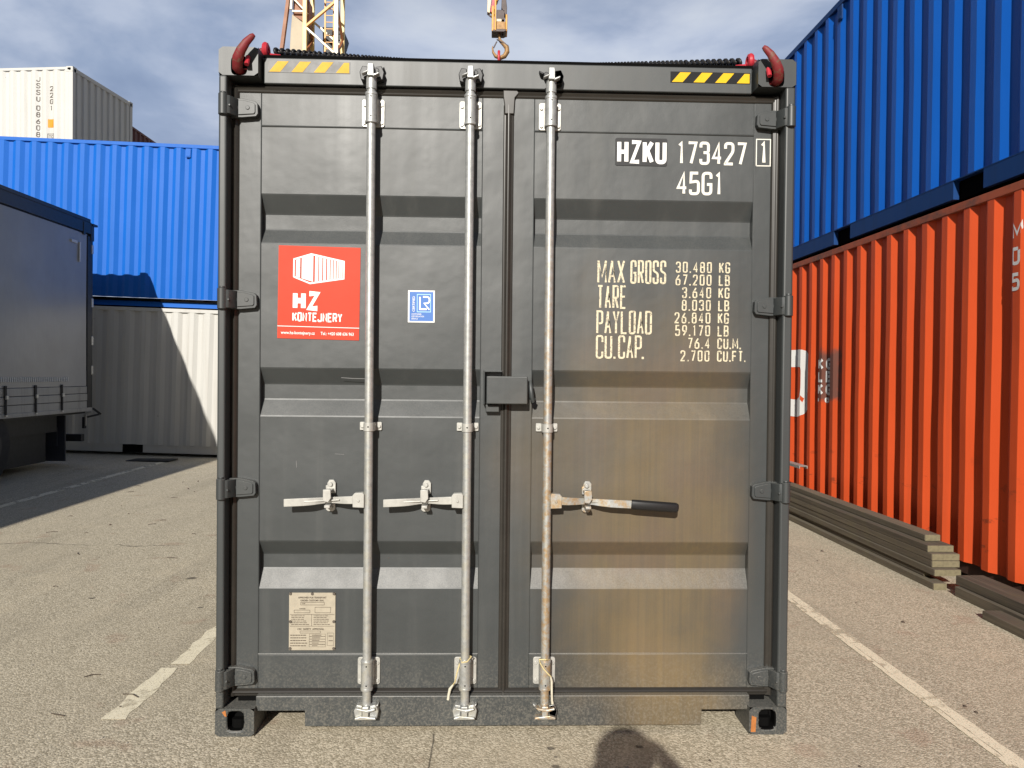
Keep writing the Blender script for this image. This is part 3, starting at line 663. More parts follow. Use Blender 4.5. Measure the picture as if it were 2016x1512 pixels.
# --- red company sticker
sx0, sx1, sz0, sz1 = -0.989, -0.640, 1.686, 2.084
def SP(u, v):   # 0..1 sticker coordinates, slightly skewed as stuck on
    return (sx0+u*(sx1-sx0)+0.004*v, YD-0.0002, sz0+v*(sz1-sz0)-0.006*u)
mb = MB(); vs = [SP(0,0), SP(1,0), SP(1,1), SP(0,1)]; mb.add(vs+[(p[0], YD+0.003, p[2]) for p in vs], [(0,1,2,3), (0,4,5,1), (1,5,6,2), (2,6,7,3), (3,7,4,0)])
mb.mi = 1; P1 = lambda u, v: (SP(u, v)[0], YD-0.0010, SP(u, v)[2])
def line(pts, t, f=P1):
    put(mb, stroke_polys([Vector(p) for p in pts], t), f)
yy = lambda v: 1-v
line([(0.19, .665), (.19, .855), (.40, .915), (.80, .845), (.80, .662), (.39, .60), (.188, .667)], 0.018)
put(mb, [[(.215,.672), (.265,.657), (.265,.862), (.215,.848)], [(.285,.652), (.425,.618), (.425,.902), (.40,.905), (.285,.868)]], P1)
xs = [.447, .498, .548, .596, .638, .676, .712, .742, .768]
for i, x in enumerate(xs):
    w = 0.040-0.0030*i; k = lambda q: (.618+(q-.44)*.15, .897-(q-.44)*.165)
    put(mb, [[(x, k(x)[0]), (x+w, k(x+w)[0]), (x+w, k(x+w)[1]), (x, k(x)[1])]], P1)
put(mb, text_polys('HZ', .183, .303, .215, .158, .014, .058), P1)
put(mb, text_polys('KONTEJNERY', .181, .186, .100, .0560, .0055, .0175), P1)
line([(0.0, .132), (1.0, .132)], .007)
put(mb, font_polys('www.hz-kontejnery.cz', .045, .048, .032, 0.98, 0.018), P1); put(mb, font_polys('Tel.: +420 608 636 963', .53, .048, .032, 0.93, 0.018), P1)
mb.mi = 2; put(mb, [[(.246,.765),(.266,.765),(.266,.768),(.246,.768)], [(.30,.765),(.325,.765),(.325,.768),(.30,.768)]], lambda u, v: (SP(u, v)[0], YD-0.0014, SP(u, v)[2]))
line([(.275, .66), (.275, .862)], .005, lambda u, v: (SP(u, v)[0], YD-0.0014, SP(u, v)[2]))
mb.build('company_sticker', [M['st_red'], M['white_fresh'], M['ink']], dl)
# sliver of a second red sticker behind the first rod
mb = MB(); mb.box(-0.608, -0.602, YD-0.0003, YD+0.002, 1.70, 2.07); mb.build('sticker_edge', M['st_red'], dl)

# --- blue certification sticker
def BP(y): return lambda u, v: (-0.431+u*0.115, y, 1.7605+v*0.138)
mb = MB(); mb.prism([(-0.431, 1.7605), (-0.316, 1.7605), (-0.316, 1.8985), (-0.431, 1.8985)], YD-0.0002, YD+0.003); mb.mi = 1
put(mb, [[(.055,.045), (.945,.045), (.945,.955), (.055,.955)]], BP(YD-0.0008)); mb.mi = 2; P2 = BP(YD-0.0014)
put(mb, stroke_polys([Vector(p) for p in ((.345,.33), (.345,.875), (.845,.875), (.845,.33), (.345,.33))], .026), P2); mb.mi = 0
put(mb, stroke_polys([Vector(p) for p in ((.445,.80), (.445,.415), (.70,.415))], .055), P2)
put(mb, stroke_polys(fillet([(.56,.80), (.80,.80,.2), (.80,.60,.2), (.60,.60), (.80,.40)], 1, 1), .05), P2)
put(mb, [[(.20-v, u) for u, v in q] for q in font_polys('CERTIFIED', .33, -.055, .085, 0.86, 0.012)], lambda u, v: BP(YD-0.0014)(u, v))
for i, s_ in enumerate(('CONTAINER', 'CERTIFICATION', 'SERVICE')): put(mb, font_polys(s_, .13, .235-.072*i, .048, 0.95, 0.008), P2)
mb.build('certificate_sticker', [M['white_fresh'], M['st_blue'], M['st_cyan']], dl)

# --- riveted approval plate
cx0, cx1, cz0, cz1 = -0.930, -0.732, 0.342, 0.590
mb = MB(); mb.box(cx0, cx1, YD-0.003, YD+0.003, cz0, cz1); mb.mi = 1; CP = lambda u, v: (cx0+u*(cx1-cx0), YD-0.0042, cz0+v*(cz1-cz0))
def ctext(s_, x, v, h, sx=1.0, off=0.0, al='LEFT'): put(mb, font_polys(s_, x, v, h, sx*0.248/0.198, off, al), CP)
def cbox(u0, v0, u1, v1, t=.006): put(mb, stroke_polys([Vector(p) for p in ((u0,v0),(u0,v1),(u1,v1),(u1,v0),(u0,v0))], t), CP)
ctext('APPROVED FOR TRANSPORT', .5, .905, .028, 0.92, .02, 'CENTER'); ctext('UNDER CUSTOMS SEAL', .5, .855, .028, 0.95, .02, 'CENTER')
cbox(.25, .79, .76, .835); ctext('TYPE', .27, .803, .02, 1, .01)
cbox(.11, .655, .45, .70); cbox(.56, .655, .90, .75); ctext('OWNER', .22, .715, .02, 1, .01)
for v in (.625, .42): put(mb, stroke_polys([Vector((.02, v)), Vector((.98, v))], .006), CP)
put(mb, stroke_polys([Vector((.49, .42)), Vector((.49, .625))], .006), CP)
rnd = random.Random(3)
for col, (u0, u1) in enumerate(((.05, .45), (.53, .96))):
    for i in range(6):
        u = u0; v = .595-.030*i
        while u < u1-.05-rnd.random()*.1:
            w = rnd.uniform(.02, .08); put(mb, [[(u, v), (u+w, v), (u+w, v+.010), (u, v+.010)]], CP); u += w+.012
ctext('CSC  SAFETY  APPROVAL', .47, .355, .030, 0.95, .02, 'CENTER'); cbox(.24, .30, .68, .335)
for i in range(5):
    v = .255-.046*i; u = .03; end = .36+rnd.random()*.05
    while u < end:
        w = rnd.uniform(.03, .07); put(mb, [[(u, v), (u+w, v), (u+w, v+.014), (u, v+.014)]], CP); u += w+.010
    cbox(.44, v-.012, .79, v+.028, .004); put(mb, [[(.5, v+.002), (.7-.02*i, v+.002), (.7-.02*i, v+.012), (.5, v+.012)]], CP)
cbox(.83, .08, .97, .30, .004); put(mb, [[(.86,.24),(.95,.24),(.95,.255),(.86,.255)], [(.86,.16),(.95,.16),(.95,.172),(.86,.172)]], CP)
mb.mi = 2
for u in (.03, .5, .97):
    for v in (.985, .5, .03):
        if (u, v) in ((.5, .5), (.5, .03)): continue
        q = CP(u, v); mb.cyl((q[0], YD-0.008, q[2]), (q[0], YD-0.002, q[2]), 0.0055, 10, 0.0065)
mb.build('approval_plate', [M['csc'], M['ink'], M['rivet']], dl)

# --- cords tied round the lower rod guides
def cord(name, label, path, r, tail, tail_r):
    t = empty(name, label, 'cord', path[0], 0, 'cords tied round the lock rods'); inv = Vector(path[0])
    mb = MB(); mb.tube([Vector(p)-inv for p in path], r, 8); mb.build('strand', M['rope'], t)
    mb = MB(); mb.tube([Vector(p)-inv for p in tail], tail_r, 8); mb.build('tail', M['rope2'], t)
xb = -0.169
cord('cord', 'yellow cord looped round the middle lock rod, its frayed tail hanging to one side', [(xb-0.022, 0.02, 0.325), (xb-0.012, -0.012, 0.318), (xb+0.010, -0.013, 0.322), (xb+0.026, 0.006, 0.336), (xb+0.012, 0.036, 0.330), (xb-0.018, 0.034, 0.318), (xb-0.024, 0.004, 0.302), (xb-0.034, 0.0, 0.268), (xb-0.042, 0.012, 0.225), (xb-0.052, 0.03, 0.205)], 0.0032,
     [(xb-0.050, 0.028, 0.208), (xb-0.064, 0.03, 0.188), (xb-0.070, 0.030, 0.160), (xb-0.072, 0.026, 0.142)], [0.0035, 0.0065, 0.0055, 0.006])
xb = 0.173
cord('cord', 'yellow cord tied round the rusty lock rod, its tail hanging down to the cam', [(xb+0.024, 0.02, 0.318), (xb+0.002, -0.014, 0.330), (xb-0.026, 0.0, 0.326), (xb-0.022, -0.012, 0.314), (xb-0.008, -0.016, 0.292), (xb+0.012, -0.017, 0.270), (xb+0.024, -0.010, 0.256)], 0.0032,
     [(xb+0.023, -0.010, 0.258), (xb+0.028, -0.004, 0.235), (xb+0.029, -0.002, 0.195), (xb+0.031, 0.0, 0.150), (xb+0.034, 0.002, 0.130), (xb+0.034, 0.002, 0.118)], [0.0035, 0.005, 0.0048, 0.0045, 0.006, 0.0065])

# ================================================================== chain sling hooked into the top corner fittings, and the crane hook that carries it
RING = Vector((-0.004, 6.0, 5.33))
def link_mesh(mb, c, t, side, ln, wd, r):
    up_ = t.cross(side).normalized(); pts = []
    for i in range(10):
        q = 2*math.pi*i/10; pts.append(c + t*(math.cos(q)*ln) + side*(math.sin(q)*wd))
    mb.tube(pts, r, 6, closed=True)
def sling(sx, label):
    root = empty('lifting_chain', label, 'chain', (sx*1.10, 0.08, 2.896), 0, 'chains hooked into the top corners'); o = Vector(root.location)
    A = Vector((sx*1.030, 0.115, 2.927)); mb = MB(); prev = None; n = 400; pts = []
    for i in range(n+1):
        t = i/n; P = A.lerp(RING, t); P.z -= 0.012*4*t*(1-t); pts.append(P)
    acc = 0; k = 0; pitch = 0.033
    for a_, b_ in zip(pts, pts[1:]):
        acc += (b_-a_).length
        if acc >= pitch:
            acc -= pitch; t = (b_-a_).normalized(); s1 = t.cross(Vector((0,0,1))).normalized(); s2 = t.cross(s1)
            side = s1 if k % 2 else s2; side = (side + (s2 if k % 2 else s1)*0.35).normalized()
            link_mesh(mb, b_-o, t, side, 0.0230, 0.0145, 0.0068); k += 1
    mb.build('chain', M['chain'], root, angle=60)
    P = [(1.120, 0.058, 2.815), (1.134, 0.022, 2.797), (1.137, -0.012, 2.803), (1.127, -0.040, 2.832), (1.109, -0.052, 2.862), (1.087, -0.054, 2.894), (1.066, -0.050, 2.918), (1.058, -0.048, 2.926)]
    mb = MB(); sm = []
    for i in range(len(P)-1):
        for q in range(3): sm.append(Vector(P[i]).lerp(Vector(P[i+1]), q/3))
    sm.append(Vector(P[-1])); rr_ = [0.016, 0.018, 0.0215, 0.0220, 0.0195, 0.016, 0.0125, 0.008]
    rad = [rr_[min(7, i//3)]+(rr_[min(7, i//3+1)]-rr_[min(7, i//3)])*((i % 3)/3) for i in range(len(sm))]
    mb.tube([Vector((sx*p.x, p.y, p.z))-o for p in sm], rad, 12, flat=0.8)
    mb.tube([Vector((sx*1.118, 0.07, 2.85))-o, Vector((sx*1.10, 0.09, 2.905))-o, Vector((sx*1.06, 0.10, 2.925))-o], 0.014, 8); mb.build('hook', M['redhook'], root, angle=50)
    mb = MB(); mb.tube([Vector((sx*(1.053+0.0*math.cos(q)), 0.10+0.022*math.cos(q), 2.925+0.022*math.sin(q)))-o for q in [2*math.pi*i/12 for i in range(12)]], 0.0135, 8, closed=True)
    mb.tube([Vector((sx*1.04, 0.105, 2.905))-o, Vector((sx*1.0, 0.13, 2.915))-o], [0.012, 0.007], 8)
    mb.build('shackle', M['redpaint'], root); mb = MB(); mb.tube([Vector((sx*1.094, -0.028, 2.812))-o, Vector((sx*1.094, -0.012, 2.850))-o], 0.010, 8); mb.build('latch_pin', M['redpaint'], root)
sling(-1, 'lifting chain with a dull red hook in the fitting by the faded tape')
sling(1, 'lifting chain with a red hook in the fitting by the yellow and black tape')
mb = MB(); pts = [(-0.004, 6.0+0.05*math.cos(q), 5.40+0.085*math.sin(q)) for q in [2*math.pi*i/16 for i in range(16)]]; mb.tube(pts, 0.017, 10, closed=True)
tag(mb.build('master_link', M['redpaint']), 'bright red steel ring hanging in the rusty crane hook', 'ring')
M['hookyel'] = plain('orange_yellow_machine_paint', (0.66, 0.30, 0.015), 0.45, 0, 0.35, 12)
M['hookrust'] = plain('rusty_forged_steel', (0.36, 0.21, 0.085), 0.6, 0.2, 0.55, 25)
M['darkred'] = plain('dark_oily_steel', (0.035, 0.016, 0.014), 0.5, 0.1, 0.4)
M['crimson'] = plain('crimson_paint', (0.38, 0.02, 0.045), 0.45, 0, 0.3)
M['cream'] = plain('cream_paint', (0.72, 0.62, 0.44), 0.5, 0, 0.2, 3)
hb = empty('crane_hook', 'orange crane hook block with a rusty hook above the grey container', 'crane hook', (0, 6.0, 5.7)); H0 = Vector(hb.location)
mb = MB()
mb.box(-0.095, -0.068, -0.09, 0.09, -0.005, 0.30); mb.box(0.072, 0.095, -0.09, 0.09, 0.0, 0.20); mb.box(-0.062, -0.040, -0.10, -0.06, -0.0, 0.38); mb.prism([(-0.06, 0.36), (-0.03, 0.36), (0.055, 0.62), (0.0, 0.62)], -0.08, 0.02)
mb.build('housing', M['hookyel'], hb, 0.006)
mb = MB(); mb.box(-0.040, 0.072, -0.07, 0.07, 0.02, 0.12); mb.mi = 1; mb.box(-0.04, 0.025, -0.075, -0.06, 0.115, 0.150); mb.build('swivel', [M['hookrust'], M['cream']], hb, 0.006)
mb = MB(); mb.prism([(-0.095, -0.012), (0.055, -0.012), (0.09, 0.008), (0.09, 0.022), (-0.07, 0.022)], -0.09, 0.09); mb.box(-0.035, 0.06, -0.05, 0.06, 0.15, 0.27); mb.prism([(0.02, 0.30), (0.085, 0.18), (0.09, 0.30), (0.075, 0.42), (0.13, 0.62), (0.03, 0.62)], -0.05, 0.05)
mb.box(0.03, 0.05, -0.03, 0.0, -0.035, -0.01); mb.bar((0.10, 0, 0.50), (0.205, 0, 0.475), 0.014); mb.bar((0.205, 0, 0.475), (0.215, 0, 0.62), 0.014); mb.build('sheave_plate', M['darkred'], hb, 0.004)
mb = MB(); mb.prism([(-0.115, 0.255), (-0.07, 0.235), (-0.035, 0.42), (-0.05, 0.62), (-0.10, 0.62), (-0.085, 0.45)], -0.03, 0.03); mb.mi = 1; mb.prism([(-0.150, 0.245), (-0.120, 0.235), (-0.095, 0.45), (-0.105, 0.62), (-0.145, 0.62)], -0.04, 0.04); mb.prism([(-0.07, 0.33), (-0.045, 0.36), (0.0, 0.62), (-0.035, 0.62), (-0.05, 0.44)], -0.02, 0.02)
mb.mi = 2; mb.bar((-0.150, 0, 0.245), (-0.105, 0, 0.205), 0.016); mb.bar((-0.105, 0, 0.205), (-0.055, 0, 0.232), 0.03, 0.02); mb.build('link_arm', [M['crimson'], M['cream'], M['darkred']], hb, 0.003)
hk = [(0.0, 0.02), (0.0, -0.045), (0.012, -0.085), (0.055, -0.125), (0.092, -0.165), (0.096, -0.215), (0.066, -0.268), (0.012, -0.292), (-0.044, -0.272), (-0.074, -0.226), (-0.083, -0.172), (-0.080, -0.148)]
mb = MB(); mb.tube([(u, 0, v) for u, v in hk], [0.021, 0.021, 0.024, 0.030, 0.037, 0.039, 0.036, 0.031, 0.026, 0.018, 0.010, 0.004], 12, flat=0.8); mb.build('hook', M['hookrust'], hb, angle=60)
mb = MB(); mb.bar((-0.030, -0.012, -0.098), (-0.070, -0.012, -0.178), 0.014); mb.bar((-0.030, -0.02, -0.075), (0.11, -0.02, -0.152), 0.022, 0.012); mb.build('safety_latch', M['darkred'], hb, 0.002)
mb = MB()
for u in (-0.05, 0.05): mb.cyl((u, 0.0, 0.60), (u, 0.0, 22.0), 0.008, 8)
mb.build('hoist_rope', M['chain'], hb)

# ================================================================== stacks on the right
def orange_extra(a, c, x, y, z):
    # brown touch-up overspray round the stencilled letters, scuffs near the foot (local y)
    n = a.noise(7, 5, 0.65); y = a.math('ADD', y, a.math('MULTIPLY', a.math('SUBTRACT', n, 0.5), 0.24)); z2 = a.math('ADD', z, a.math('MULTIPLY', a.math('SUBTRACT', a.noise(6, 5, 0.6, a.map((1,1,1), (5,1,3))), 0.5), 0.26))
    k = a.math('MULTIPLY', a.math('MULTIPLY', a.ss(y, OP(4.47), OP(4.60)), a.ss(y, OP(5.10), OP(5.01))), a.math('MULTIPLY', a.ss(z2, 1.23, 1.30), a.ss(z2, 1.86, 1.74)))
    c = a.mix(a.math('MULTIPLY', k, 0.92), c, (0.155, 0.080, 0.062))
    sc_ = a.math('MULTIPLY', a.ss(a.noise(2.6, 6, 0.7, a.map((1, 1, 2.2), (2, 8, 4))), 0.60, 0.68), a.ss(z, 1.1, 0.3)); c = a.mix(a.math('MULTIPLY', sc_, 0.7), c, (0.11, 0.035, 0.02))
    return c
OY = -5.70
def OP(y): return y-OY
M['orange'] = sheet_paint('orange_container_paint', (0.66, 0.086, 0.020), 0.55, (0.22, 0.05, 0.022), 0.26, 0.16, orange_extra, 0.08, 0.3)
M['orange_trim'] = sheet_paint('orange_trim_paint', (0.42, 0.085, 0.03), 0.5, (0.18, 0.06, 0.03), 0.4, 0.06)
def rust_rail(a, c, x, y, z):
    k = a.ss(a.noise(6, 6, 0.7, a.map((1, 0.5, 1))), 0.40, 0.62); return a.mix(k, c, a.mix(a.ss(a.noise(30, 4), 0.4, 0.65), (0.23, 0.075, 0.035), (0.13, 0.06, 0.045)))
M['rust_rail'] = sheet_paint('rusted_rail_paint', (0.40, 0.085, 0.030), 0.6, (0.15, 0.05, 0.03), 0.4, 0.06, rust_rail)
M['shade_low'] = plain('painted_shade_sill', (0.055, 0.022, 0.015), 0.7, 0, 0.5)  # bottom rail darkened in colour for the shade under the panel
M['blue'] = sheet_paint('blue_container_paint', (0.003, 0.092, 0.43), 0.42, (0.01, 0.05, 0.14), 0.15, 0.06, None, 0.06, 0.25)
M['blue_trim'] = sheet_paint('blue_trim_paint', (0.002, 0.038, 0.155), 0.55, (0.02, 0.03, 0.05), 0.3, 0.05, None, 0.1, 0.25)
orange, od = container('orange_container', 'orange corrugated shipping container with a rusty top rail and a white letter O', 12.192, 2.896, (M['orange'], M['orange_trim']), (4.779, OY, 0.03), phase=3.822-OY, rail_mat=M['rust_rail'], panel_z=0.105, rail_in=0.046, low_mat=M['shade_low'])
blue, bd = container('blue_container', 'deep blue shipping container stacked on the orange one', 6.058, 2.591, (M['blue'], M['blue_trim']), (4.785, 0.46, 2.948), phase=3.51-0.46, pockets=(3.029-1.025, 3.029+1.025), vents=(6.00-0.46, 4.62-0.46))
X_O = -HW; om = M['white_fresh']
M['white_old'] = worn('weathered_white_lettering', (0.80, 0.79, 0.76), 0.64, 0.72, 0.7, 40)
decal_on_side('lettering', text_polys('O', 0, 1.045, 0.80, 0.80, 0, 0.205), orange, X_O, od[-1], M['white_old'], 6.08-OY, -1)
tp = []
for i, s_ in enumerate(('KG', 'LB', 'KG')): tp += text_polys(s_, 0, 1.602-0.139*i, 0.126, 0.108, 0.026, 0.031)
tp += text_polys('I', -0.035, 1.238, 0.062, 0.10, 0.03, 0.028)+text_polys('O', 0.125, 1.24, 0.060, 0.080, 0.03, 0.024)
decal_on_side('stencil', tp, orange, X_O, od[-1], M['white_fresh'], 5.015-OY, -1)
tp = []
for i, s_ in enumerate('M05'): tp += text_polys(s_, 0, 2.485-0.178*i, 0.125, 0.088, 0, 0.024)
decal_on_side('lettering', tp, orange, X_O, od[-1], M['white_old'], 1.965-OY, -1)

# weathered scaffold planks along its foot
a = NT('weathered_plank_wood'); g = a.noise(1.0, 6, 0.65, a.map((60, 1.2, 60))); b2 = a.noise(5, 4)
oi = a.n('ShaderNodeObjectInfo').outputs['Random']
c = a.mix(a.ss(g, 0.35, 0.68), (0.070, 0.055, 0.040), (0.170, 0.140, 0.100)); c = a.mix(a.math('MULTIPLY', a.ss(b2, 0.45, 0.7), 0.5), c, (0.145, 0.125, 0.060))
c = a.mix(0.42, c, a.mix(oi, (0.050, 0.041, 0.033), (0.20, 0.168, 0.120))); a.bump(g, 0.35, 0.004); M['wood'] = a.fin(c, 0.82)
M['wood_end'] = plain('plank_end_grain', (0.185, 0.160, 0.095), 0.85, 0, 0.5, 40)
def plank(label, x0, x1, yn, yf, z0, z1, skew=0.0):
    ln = yf-yn; t = empty('plank', label, 'plank', (x0, yn, z0), skew+random.uniform(-0.0025, 0.0025), 'planks lying beside the orange container'); w, h = x1-x0, z1-z0
    mb = MB(); mb.box(0, w, 0.004, ln, 0, h); mb.build('board', M['wood'], t, 0.004)
    mb = MB(); mb.box(0.002, w-0.002, 0.0, 0.004, 0.002, h-0.002); mb.build('end_face', M['wood_end'], t)
plank('lowest plank of the stack, its pale end jutting out farthest', 3.175, 3.275, 2.17, 6.3, 0.0, 0.050, 0.002)
plank('dark plank lying on the ground behind the lowest plank of the stack', 3.215, 3.40, 2.36, 6.3, 0.0525, 0.088)
for i, (lb, x0, x1, yn) in enumerate((('wide plank at the bottom of the four flush plank ends', 3.205, 3.405, 2.21), ('wide plank second from bottom among the four flush plank ends', 3.222, 3.432, 2.27),
        ('wide plank third from bottom among the four flush plank ends', 3.222, 3.432, 2.272), ('wide plank on top of the four flush plank ends, half covered by a narrow plank', 3.222, 3.422, 2.33))):
    plank(lb, x0, x1, yn, 6.3, 0.090+0.0505*i, 0.139+0.0505*i)
plank('narrow plank lying alone on top of the far plank stack', 3.285, 3.405, 2.47, 6.3, 0.293, 0.341)
plank('thick dark plank lying flat on another one beyond the end of the plank stack', 3.275, 3.475, -1.9, 2.07, 0.072, 0.138, 0.0)
plank('dark plank on the ground underneath the thick dark plank', 3.235, 3.43, -1.9, 2.03, 0.0, 0.070, 0.0)
plank('flat plank lying on the ground alone, farthest out from the orange container', 3.105, 3.225, -1.5, 1.53, 0.0, 0.055, 0.0)
mb = MB(); mb.box(3.27, 3.36, 4.78, 6.2, 0.585, 0.592); mb.box(3.27, 3.276, 4.78, 6.2, 0.562, 0.585); mb.box(3.354, 3.36, 4.78, 6.2, 0.562, 0.585); mb.box(3.295, 3.335, 5.5, 5.54, 0.341, 0.585); mb.box(3.295, 3.335, 6.02, 6.06, 0.341, 0.585)
tag(mb.build('steel_channel', M['galv']), 'thin pale steel channel sticking out behind the grey container', 'steel channel')

# ================================================================== stack behind on the left
M['blue_far'] = sheet_paint('bright_blue_container_paint', (0.003, 0.115, 0.50), 0.46, (0.03, 0.08, 0.2), 0.14, 0.05, None, 0.08, 0.3)
M['offwhite'] = sheet_paint('offwhite_container_paint', (0.53, 0.525, 0.495), 0.55, (0.34, 0.30, 0.25), 0.30, 0.06, None, 0.1)
M['white_far'] = sheet_paint('white_container_paint', (0.57, 0.565, 0.53), 0.55, (0.42, 0.38, 0.30), 0.22, 0.05, None, 0.1)
M['maroon'] = sheet_paint('maroon_container_paint', (0.085, 0.016, 0.012), 0.5, (0.10, 0.05, 0.03), 0.3, 0.05)
TLT = -0.0255; Y0 = 10.22
def turned(xr, yf, zr, length, tilt, extra=0.0): # placing a container broadside: xr,zr its near right foot
    return (xr-length, yf+HW, zr-tilt*length)
ow, _ = container('offwhite_container', 'off-white shipping container at the bottom of the back stack, half in shadow', 6.058, 2.591, (M['offwhite'], M['offwhite']), turned(-4.40, Y0, 0.040, 6.058, TLT), R(-90), TLT, 0.05, pockets=(2.004, 4.054), sides=(1,))
bf, _ = container('blue_container', 'bright sunlit blue shipping container on top of the off-white one', 12.192, 2.896, (M['blue_far'], M['blue_far']), turned(-4.36, Y0+0.005, 2.640, 12.192, TLT), R(-90), TLT, 0.11, vents=(11.05, 1.1), sides=(1,))
rz = R(-90)-0.11; rot = Matrix.Rotation(rz, 3, 'Z'); cor = Vector((-10.07, 15.0, 8.79)); loc = cor-rot @ Vector((HW, 6.058, 2.591))
wf, wd = container('white_container', 'white shipping container high at the back with black numbers and a yellow label', 6.058, 2.591, (M['white_far'], M['white_far']), loc, rz, phase=0.03, sides=(1, -1))
tp = []
z = 2.37
for s_ in ('J', 'S', 'S', 'U', None, '0', '8', '6', '0', '8', '5', '5', '9'):
    if s_ is None: z -= 0.06; continue
    tp += text_polys(s_, 0, z-0.12, 0.125, 0.085, 0, 0.020); z -= 0.158
decal_on_side('lettering', tp, wf, HW, wd[1], M['ink'], 6.058-0.93, 1)
tp = []
for i, s_ in enumerate('22G1'): tp += text_polys(s_, 0, 2.02-0.155*i, 0.12, 0.085, 0, 0.020)
decal_on_side('lettering', tp, wf, HW, wd[1], M['ink'], 6.058-0.60, 1)
decal_on_side('yellow_label', [[Vector(q) for q in ((0,0), (0.15,0), (0.15,0.20), (0,0.20))]], wf, HW, wd[1], M['hookyel'], 6.058-0.64, 1)
decal_on_side('outlined_label', stroke_polys([Vector(q) for q in ((0,0), (0.15,0), (0.15,0.13), (0,0.13), (0,0))], 0.012)+text_polys('TC', 0.02, 0.03, 0.07, 0.045, 0.012, 0.011)+text_polys('7C', 0.03, -0.09, 0.06, 0.04, 0.012, 0.011), wf, HW, wd[1], M['ink'], 6.058-0.64, 1)
for o in wf.children:
    if o.name.startswith('yellow_label'): o.data.transform(Matrix.Translation((0, 0, 1.15)))
    if o.name.startswith('outlined_label'): o.data.transform(Matrix.Translation((0, 0, 0.87)))
mn, md_ = container('maroon_container', 'dark maroon shipping container mostly hidden behind the white one', 6.058, 2.591, (M['maroon'], M['maroon']), (-10.42-HW, 18.3, 8.60-2.591), phase=0.05, sides=(1, -1))
decal_on_side('digit', text_polys('2', 0, 1.72, 0.30, 0.24, 0, 0.055), mn, HW, md_[1], M['white_old'], 1.05, 1)

# ================================================================== curtain-side trailer
TX, TY0, TY1, TZ = -6.42, -4.6, 8.95, 3.93
M['curtain'] = None
a = NT('blue_grey_tarpaulin'); n = a.noise(1.2, 4); a.bump(a.math('ADD', a.noise(0.9, 3), a.math('MULTIPLY', a.noise(7, 4, 0.6, a.map((1, 1, 0.25))), 0.18)), 0.35, 0.06)
c = a.mix(a.ss(n, 0.35, 0.7), (0.33, 0.335, 0.345), (0.28, 0.285, 0.29)); c = a.mix(a.math('MULTIPLY', a.ss(a.noise(3, 5, 0.7, a.map((1, 6, 1))), 0.6, 0.75), 0.3), c, (0.2, 0.19, 0.17)); M['curtain'] = a.fin(c, 0.34)
M['trl_dark'] = plain('dark_trailer_steel', (0.022, 0.024, 0.028), 0.5, 0.2, 0.3)
M['trl_board'] = sheet_paint('grey_aluminium_sideboard', (0.36, 0.36, 0.35), 0.45, (0.12, 0.11, 0.10), 0.4, 0.05)
M['trl_rail'] = plain('roof_rail_rubber', (0.016, 0.019, 0.023), 0.42, 0.1, 0.3)
M['strap'] = plain('black_strap', (0.012, 0.012, 0.013), 0.7, 0, 0.2)
M['bright'] = plain('bright_buckle', (0.55, 0.55, 0.53), 0.4, 0.5, 0.2)
M['tyre'] = plain('tyre_rubber', (0.016, 0.016, 0.017), 0.8, 0, 0.3)
M['reflect'] = plain('pale_reflector_tape', (0.62, 0.64, 0.66), 0.4, 0, 0.3, 40)
tr = empty('trailer', 'dark blue-grey curtain-side trailer in shade before the back stack', 'trailer', (TX, TY1, 0.08)); T0 = Vector(tr.location)
def tb(mb, x0, x1, y0, y1, z0, z1): mb.box(x0-T0.x, x1-T0.x, y0-T0.y, y1-T0.y, z0-T0.z, z1-T0.z)
mb = MB(); ys = [TY0+(TY1-0.17-TY0)*i/60 for i in range(61)]; zs = [1.30+(3.68-1.30)*i/14 for i in range(15)]
mb.sheet([[(-0.004+0.012*math.sin(y*2.1)*math.sin(math.pi*(z-1.3)/2.4), y-T0.y, z-T0.z) for y in ys] for z in zs], True); mb.build('curtain', M['curtain'], tr)
mb = MB(); tb(mb, TX-2.55, TX-0.02, TY0, TY1-0.02, 1.32, TZ-0.03); mb.build('cargo_body', M['trl_dark'], tr)
mb = MB(); tb(mb, TX-0.07, TX+0.012, TY0, TY1-0.05, 3.70, 3.885); tb(mb, TX-0.06, TX+0.022, TY0, TY1-0.10, 3.875, TZ); tb(mb, TX-0.03, TX+0.020, TY1-0.30, TY1-0.24, 3.66, 3.86); tb(mb, TX-0.05, TX+0.015, TY1-0.07, TY1+0.02, 3.60, 3.87); tb(mb, TX-0.10, TX+0.03, TY1-0.04, TY1+0.10, 3.84, 3.875); mb.build('roof_rail', M['trl_rail'], tr, 0.006)
mb = MB(); tb(mb, TX-0.12, TX+0.004, TY1-0.155, TY1, 0.95, 3.66)
mb.mi = 1
for z in (3.40, 2.55, 1.95, 1.48): tb(mb, TX-0.03, TX+0.012, TY1-0.04, TY1+0.012, z, z+0.14)
mb.build('rear_post', [M['trl_dark'], M['bright']], tr, 0.006)
mb = MB()
for i in range(3): tb(mb, TX-0.03, TX-0.002+0.004*(i % 2), TY0, TY1-0.10, 0.955+0.115*i, 0.955+0.115*i+0.108)
mb.build('side_board', M['trl_board'], tr, 0.006)
mb = MB()
tb(mb, TX-0.035, TX+0.010, TY0, TY1-0.02, 0.90, 0.957); mb.build('side_rail', M['trl_board'], tr, 0.004)
mb = MB(); y = 5.0
while y < 8.27: tb(mb, TX-0.001, TX+0.010, y, y+0.018, 1.375, 1.440); y += 0.045
mb.build('lacing_strip', M['reflect'], tr)
